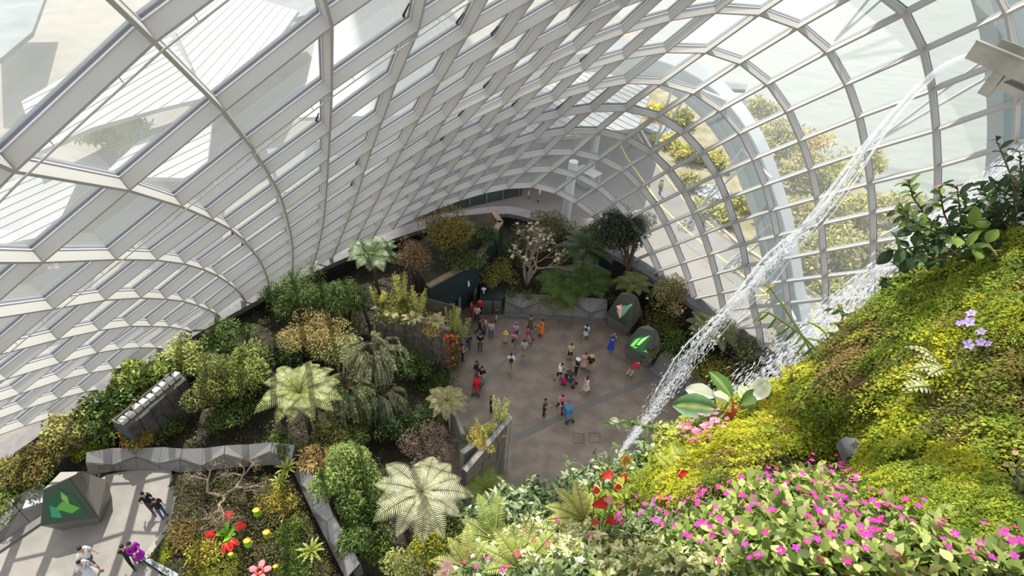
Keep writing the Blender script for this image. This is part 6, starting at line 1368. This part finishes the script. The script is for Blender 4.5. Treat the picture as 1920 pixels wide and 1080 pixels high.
def body(pose):
    if pose in POSE: return POSE[pose]
    J = joints(pose); nm = list(J); me = bpy.data.meshes.new('skeleton'); me.from_pydata([tuple(J[k]) for k in nm], [(nm.index(a), nm.index(b)) for a, b in CH], [])
    o = bpy.data.objects.new('skeleton', me); COL.objects.link(o); md = o.modifiers.new('skin', 'SKIN'); md.use_smooth_shade = True
    for i, k in enumerate(nm):
        sv = me.skin_vertices[0].data[i]; sv.radius = RAD.get(k) or RAD[k[1:]]; sv.use_root = (k == 'pel')
    s = o.modifiers.new('sub', 'SUBSURF'); s.levels = s.render_levels = 1
    ev = o.evaluated_get(bpy.context.evaluated_depsgraph_get()); em = bpy.data.meshes.new_from_object(ev); bpy.data.objects.remove(o)
    V = np.array([v.co for v in em.vertices]); N_ = np.array([v.normal for v in em.vertices]); F = [list(p.vertices) for p in em.polygons]
    seg = [(a, b, J[a], J[b]) for a, b in CH]
    def near(p):
        best = None
        for a, b, A_, B_ in seg:
            ab = B_ - A_; t = np.clip((p - A_) @ ab / (ab @ ab + 1e-9), 0, 1); d = np.linalg.norm(p - A_ - ab * t)
            if best is None or d < best[0]: best = (d, a, b, t)
        return best[1:]
    reg = []
    for f in F:
        a, b, t = near(V[f].mean(0)); k = b[1:] if b[0] in 'lr' and len(b) == 3 else b
        reg.append({'sp': 'belly', 'ch': 'chest', 'nk': 'chest' if t < .45 else 'neck', 'h0': 'head', 'h1': 'head', 'sh': 'chest', 'el': 'uparm', 'wr': 'loarm', 'hp': 'hip', 'kn': 'thigh' if t > .02 else 'hip', 'an': 'shin', 'to': 'foot'}[k])
    m = MB().add(V, F)       # hands with five fingers, nose and ears
    fd = unit(np.cross(J['h1'] - J['h0'], [1, 0, 0])); fd = fd if fd[1] < 0 or pose == 'bend' else -fd
    hc = (J['h0'] + J['h1']) / 2
    if pose == 'bend': fd = np.array([0, -.45, -.9])
    m.tube([hc + fd * .085, hc + fd * .118 - (J['h1'] - J['h0']) * .12], [.02, .014], 5)
    for sx in (-1, 1): m.blob(hc + np.array([sx * .082, 0, 0]), (.012, .022, .032), 6, 4)
    for n in 'lr':
        d = unit(J[n + 'wr'] - J[n + 'el']); s_ = unit(np.cross(d, [0, 0, 1.]) + 1e-6); w = J[n + 'wr']; c_ = np.cross(s_, d)
        m.blob(w + d * .05, (.045, .022, .055), 7, 4, 0, np.column_stack([s_, c_, d]))
        for i in range(4):
            x = (-.03 + .02 * i); L = (.06, .075, .07, .052)[i]; m.tube([w + d * .085 + s_ * x, w + d * (.085 + L * .6) + s_ * x * 1.15 + c_ * .01, w + d * (.085 + L) + s_ * x * 1.1 + c_ * .035], [.010, .009, .006], 4)
        m.tube([w + d * .03 - s_ * .04, w + d * .065 - s_ * .07 + c_ * .015, w + d * .09 - s_ * .065 + c_ * .03], [.011, .010, .007], 4)
    bm_ = mesh('body', m.v, m.f, [M_SKIN], smooth=True)
    def shell(name, regs, infl):
        fs = [f for f, r in zip(F, reg) if r in regs]; used = sorted({i for f in fs for i in f}); mp = {v: i for i, v in enumerate(used)}; n = len(used)
        outer = V[used] + N_[used] * infl; inner = V[used] + N_[used] * (infl * .3); ff = [[mp[i] for i in f] for f in fs]; ec = {}
        for f in ff:
            for i in range(len(f)):
                e = (f[i], f[(i + 1) % len(f)]); ec[e] = ec.get(e, 0) + 1
        rim = [[e[1], e[0], e[0] + n, e[1] + n] for e in ec if (e[1], e[0]) not in ec]
        return mesh(name, np.vstack([outer, inner]), ff + rim, [M_SKIN], smooth=True)
    P = dict(J=J, body=bm_, shirt=shell('shirt', ('chest', 'belly', 'uparm', 'hip'), .016), shorts=shell('shorts', ('hip', 'thigh'), .012), trousers=shell('trousers', ('hip', 'thigh', 'shin'), .012), shoes=shell('shoes', ('foot',), .012), long=shell('shirt', ('chest', 'belly', 'uparm', 'loarm', 'hip'), .016))
    ax_ = unit(J['h1'] - J['h0']); rot = np.column_stack([unit(np.cross(-fd, ax_)), -fd, ax_])
    P['hair'] = MB().blob(hc + ax_ * .035 - fd * .022, (.092, .096, .098), 9, 6, 0, rot); P['hairlong'] = MB().blob(hc + ax_ * .035 - fd * .022, (.092, .096, .098), 9, 6, 0, rot).blob(hc - ax_ * .10 - fd * .075, (.08, .045, .15), 8, 5, 0, rot)
    P['hat'] = MB().blob(hc + ax_ * .06, (.105, .105, .09), 9, 5, 0, rot).tube([hc + ax_ * .055, hc + ax_ * .07], [.19, .17], 12); P['cap'] = MB().blob(hc + ax_ * .05, (.10, .104, .085), 9, 5, 0, rot).blob(hc + ax_ * .04 + fd * .10, (.07, .08, .012), 8, 4, 0, rot)
    for k in ('hair', 'hairlong', 'hat', 'cap'): P[k] = mesh(k, P[k].v, P[k].f, [M_HAIR], smooth=True)
    ba = (J['ch'] + J['sp']) / 2; bk = np.array([0, 1, 0]) if pose != 'bend' else np.array([0, .5, .85])
    rb = np.column_stack([[1, 0, 0], bk, unit(np.cross([1, 0, 0], bk))]); P['backpack'] = MB().blob(ba + bk * .19, (.15, .09, .21), 8, 6, 0, rb)
    P['backpack'] = mesh('backpack', P['backpack'].v, P['backpack'].f, [M_HAIR], smooth=True)
    m = MB(); m.tube([J['sp'] + [0, 0, .02], J['pel'], (J['pel'] + (J['lkn'] + J['rkn']) / 2) / 2, (J['lkn'] + J['rkn']) / 2 + [0, 0, -.05]], [.15, .17, .22, .27], 12, cap=False); P['skirt'] = mesh('skirt', m.v, m.f, [M_SKIN], smooth=True)
    POSE[pose] = P; return P
CLM = {}
def cloth(c):
    if c not in CLM: CLM[c] = mat('cloth_%d' % len(CLM), c, rough=.85)
    return CLM[c]
def person(px, py, hd, pose, hgt, label, shirt, legs, lower='trousers', hair='hair', haircol=None, pack=None, z=0., sleeve='shirt', shoes=(.05, .045, .045), dz=0., group=None):
    P = body(pose); root = empty('person', at_z(px, py, z + .0) + np.array([0, 0, .0]), label, 'person', rz=hd); k = hgt / 1.73; root.scale = (k, k, k)
    def put(name, me, m):
        o = link(name, me, root); o.material_slots[0].link = 'OBJECT'; o.material_slots[0].material = m; return o
    put('body', P['body'], M_SKIN); put('shirt', P[sleeve], cloth(shirt)); put(lower, P[lower], cloth(legs)); put('shoes', P['shoes'], cloth(shoes))
    if lower == 'skirt': put('shorts', P['shorts'], cloth(legs))
    put('hair', P['hairlong' if hair == 'hairlong' else 'hair'], M_HAIR)
    if hair in ('hat', 'cap'): put(hair, P[hair], cloth(haircol))
    if pack: put('backpack', P['backpack'], cloth(pack))
    return root
def hdg(dx, dy):   # heading from a direction in the photo
    a = at_z(1000, 650); b = at_z(1000 + dx, 650 + dy); return math.atan2(b[0] - a[0], -(b[1] - a[1]))
BK = (.015, .015, .018); NV = (.02, .03, .08); WH = (.62, .62, .60); DN = (.06, .09, .16); KH = (.30, .24, .15)
for a in [(899, 590, hdg(0, -1), 'stand', 1.72, 'person in a red top in front of the entrance', (.45, .02, .02), BK), (883, 595, hdg(1, 0), 'hold', 1.66, 'person in magenta and red left of the entrance cabinet', (.50, .02, .10), (.4, .02, .03)),
          (894, 603, hdg(0, 1), 'hold', 1.65, 'person in a pale pink top below the red-topped person', (.60, .42, .45), NV), (853, 601, hdg(1, 0), 'stand', 1.65, 'person in teal partly behind the spiky plants', (.02, .20, .22), BK),
          (930, 603, hdg(-1, 0), 'stand', 1.45, 'child in a navy top standing by the back step', NV, WH, 'shorts'), (899, 627, hdg(1, 0), 'walk', 1.68, 'person in black walking beside one in pink', BK, BK),
          (909, 625, hdg(-1, .2), 'stand', 1.66, 'person in a pink top and blue jeans', (.62, .30, .36), DN), (920, 633, hdg(0, 1), 'stand', 1.66, 'person in a grey top and jeans right of the pink one', (.42, .36, .34), DN),
          (900, 657, hdg(0, 1), 'hold', 1.72, 'person in black reading something, feet together', BK, (.04, .06, .09)), (947, 643, hdg(-.3, 1), 'hold', 1.30, 'child in a yellow poncho with a white cap', (.75, .62, .02), (.4, .28, .2), 'skirt', 'cap', WH),
          (993, 622, hdg(0, 1), 'stand', 1.70, 'person in a brown dress in the middle back group', (.14, .09, .06), (.12, .08, .05), 'skirt', 'hairlong'), (988, 642, hdg(1, .2), 'walk', 1.62, 'person in a dark pink top walking with the group', (.30, .05, .08), (.5, .2, .25)),
          (1001, 637, hdg(-1, 0), 'stand', 1.35, 'child in pink trousers with a green top', (.03, .24, .18), (.58, .18, .26)), (1014, 629, hdg(-1, .2), 'hold', 1.66, 'person in an orange dress at the right of the back group', (.66, .17, .01), (.62, .16, .01), 'skirt'),
          (1046, 712, hdg(1, .2), 'push', 1.74, 'person in a white shirt pushing the dark stroller', WH, BK, 'shorts'), (1067, 674, hdg(0, 1), 'stand', 1.66, 'person in a beige top with a yellow scarf', (.50, .38, .22), BK, 'shorts'),
          (1093, 691, hdg(.2, 1), 'hold', 1.62, 'person in a pinkish patterned dress beside the straw-hatted one', (.52, .32, .27), (.50, .30, .25), 'skirt'), (1096, 736, hdg(1, -.3), 'walk', 1.64, 'person in a long pale pink dress walking right', (.60, .44, .38), (.58, .42, .36), 'skirt', 'hairlong'),
          (1143, 661, hdg(.7, -1), 'up', 1.66, 'person in a blue dress raising both arms at the screen', (.03, .06, .36), (.02, .05, .34), 'skirt'), (1180, 705, hdg(1, -.2), 'bend', 1.66, 'person in red and navy bending forward by the right pillar', (.36, .02, .03), (.42, .34, .3)),
          (1019, 779, hdg(1, .3), 'hold', 1.72, 'person in a black shirt standing left of the blue stroller', (.05, .04, .045), BK), (1049, 768, hdg(.5, 1), 'push', 1.66, 'person in a pink checked top pushing the blue stroller', (.56, .14, .24), BK)]:
    person(*a)
person(878, 656, hdg(0, -1), 'stand', 1.70, 'person in a dark blue top with a backpack near the flowering creeper', NV, DN, pack=(.03, .04, .06)); person(956, 694, hdg(-.2, -1), 'walk', 1.74, 'person in a white shirt with a navy backpack, alone on the plaza', WH, KH, pack=(.015, .02, .05))
person(962, 649, hdg(0, -1), 'walk', 1.45, 'child in pink with a bright pink cap and a backpack', (.62, .22, .36), BK, 'shorts', 'cap', (.72, .03, .26), pack=(.2, .08, .2), shoes=(.55, .60, .05)); person(966, 633, hdg(0, -1), 'stand', 1.5, 'child in a light blue cap just behind the pink-capped child', (.5, .25, .4), NV, hair='cap', haircol=(.22, .36, .62))
person(981, 668, hdg(0, -1), 'stand', 1.70, 'person in a black and white striped top', (.34, .34, .33), KH, 'shorts'); person(867, 676, hdg(1, 0), 'hold', 1.66, 'person with a green backpack half behind the creeper', (.4, .12, .14), BK, pack=(.05, .16, .06))
person(1097, 633, hdg(.4, -1), 'walk', 1.40, 'child in a white and blue dress with a navy backpack near the first pillar', (.55, .60, .68), (.45, .52, .66), 'skirt', 'hairlong', pack=NV, shoes=(.5, .12, .10)); person(1104, 696, hdg(-.5, 1), 'stand', 1.68, 'person in black wearing a straw hat', BK, KH, 'trousers', 'hat', (.50, .30, .06))
person(1079, 702, hdg(-1, .2), 'hold', 1.66, 'person in black with a white sun hat beside the dark stroller', BK, BK, 'trousers', 'hat', WH); person(893, 708, hdg(1, .5), 'stand', 1.70, 'person in black at the left of the couple by the red stroller', BK, (.2, .15, .12))
person(903, 719, hdg(-.5, 1), 'hold', 1.72, 'person in a black top and pale shorts holding a child', BK, (.35, .33, .36), 'shorts'); c = person(907, 712, hdg(-.5, 1), 'stand', .80, 'small child in white with a blue cap beside the holding adult', WH, WH, 'shorts', 'cap', (.14, .22, .38))
person(920, 772, hdg(1, 0), 'stand', 1.62, 'person in black half hidden by the plants of the wedge planter', BK, BK)
person(266, 1050, hdg(1, .6), 'hold', 1.70, 'person in a bright purple robe on the bottom left walkway', (.28, .01, .34), (.24, .01, .30), 'skirt', z=WZ, sleeve='long'); person(253, 1056, hdg(1, .8), 'walk', 1.72, 'person in black walking beside the purple-robed one', BK, BK, z=WZ)
person(180, 1062, hdg(1, .1), 'walk', 1.86, 'person in a white shirt and dark shorts striding on the bottom left walkway', (.7, .68, .66), (.12, .12, .14), 'shorts', z=WZ, shoes=(.4, .25, .17)); person(176, 1084, hdg(1, .1), 'walk', 1.7, 'person in grey-white at the bottom edge of the walkway', (.5, .5, .55), (.5, .5, .55), 'skirt', z=WZ)
person(288, 957, hdg(1, .5), 'walk', 1.66, 'person in dark clothes on the walkway beside the carnivorous bed', BK, (.06, .05, .05), z=WZ); person(308, 968, hdg(1, .5), 'stand', 1.66, 'person in black and blue jeans at the edge of the carnivorous bed', BK, (.05, .12, .2), z=WZ)
person(1236, 364, hdg(1, -.4), 'stand', 1.7, 'person in yellow outside on the road', (.62, .42, .02), DN); person(990, 372, hdg(1, 0), 'stand', 1.7, 'person in orange outside behind the back ledge', (.5, .1, .03), WH, 'shorts'); person(1010, 378, hdg(-1, 0), 'stand', 1.7, 'person in white outside behind the back ledge', WH, (.1, .3, .3), 'shorts')
def stroller(px, py, hd, label, col, child=None):
    root = empty('stroller', at_z(px, py, 0), label, 'stroller', rz=hd); c = cloth(col); k = mat('stroller_frame', (.04, .04, .045), rough=.4)
    MB().hexa([(-.2, .25, .42), (.2, .25, .42), (.2, -.2, .40), (-.2, -.2, .40), (-.2, .25, .50), (.2, .25, .50), (.2, -.22, .47), (-.2, -.22, .47)]).hexa([(-.2, .22, .45), (.2, .22, .45), (.2, .42, .95), (-.2, .42, .95), (-.2, .14, .48), (.2, .14, .48), (.2, .34, .98), (-.2, .34, .98)]).build('seat', [c], root)
    V = []; F = []
    for i in range(6):
        a = .1 + i * .36
        for x in (-.24, .24): V.append((x, .36 - .42 * math.sin(a), .72 + .34 * math.cos(a - .35)))
    for i in range(5): F += [[2 * i, 2 * i + 1, 2 * i + 3, 2 * i + 2]]
    MB().add(V, F).add([(x, y, z - .012) for x, y, z in V], [f[::-1] for f in F]).build('hood', [c], root)
    for x in (-.24, .24):
        MB().tube([(x, .62, 1.02), (x, .30, .70), (x, -.34, .16)], .014, 5).tube([(x, .36, .14), (x, .05, .45)], .014, 5).build('frame', [k], root)
        for y in (-.36, .38): MB().tube([(x - .02, y, .12), (x + .02, y, .12)], .12, 12).build('wheel', [M_HAIR], root)
    MB().tube([(-.24, .62, 1.02), (.24, .62, 1.02)], .016, 5).build('handle', [k], root); MB().box((0, -.34, .22), (.36, .14, .03)).build('footrest', [k], root)
    if child: MB().blob((0, .12, .66), (.13, .12, .2), 8, 5).build('child_body', [cloth(child)], root); MB().blob((0, .08, .93), (.085, .09, .10), 8, 6).build('child_head', [M_SKIN], root)
stroller(893, 735, hdg(-.1, 1), 'red stroller at the left of the plaza', (.42, .01, .03), (.5, .3, .2)); stroller(1068, 720, hdg(1, .5), 'dark stroller pushed by the white-shirted person', (.03, .03, .035), (.2, .35, .5)); stroller(1064, 785, hdg(.5, 1), 'blue stroller at the front of the plaza', (.05, .16, .30), (.45, .2, .12))
o = MB().blob((0, 0, .42), (.2, .14, .3), 8, 6).build('trolley_bag', [cloth((.40, .01, .10))], None, tuple(at_z(1056, 722, .0))); MB().tube([(-.09, 0, .7), (-.09, 0, 1.0), (.09, 0, 1.0), (.09, 0, .7)], .012, 5).build('handle', [M_HAIR], o); MB().tube([(-.16, .02, .06), (.16, .02, .06)], .07, 10).tube([(-.1, 0, .06), (-.1, 0, .2)], .02, 4).build('wheels', [M_HAIR], o); tag(o, 'magenta trolley bag between the white-shirted person and the dark stroller', 'bag')
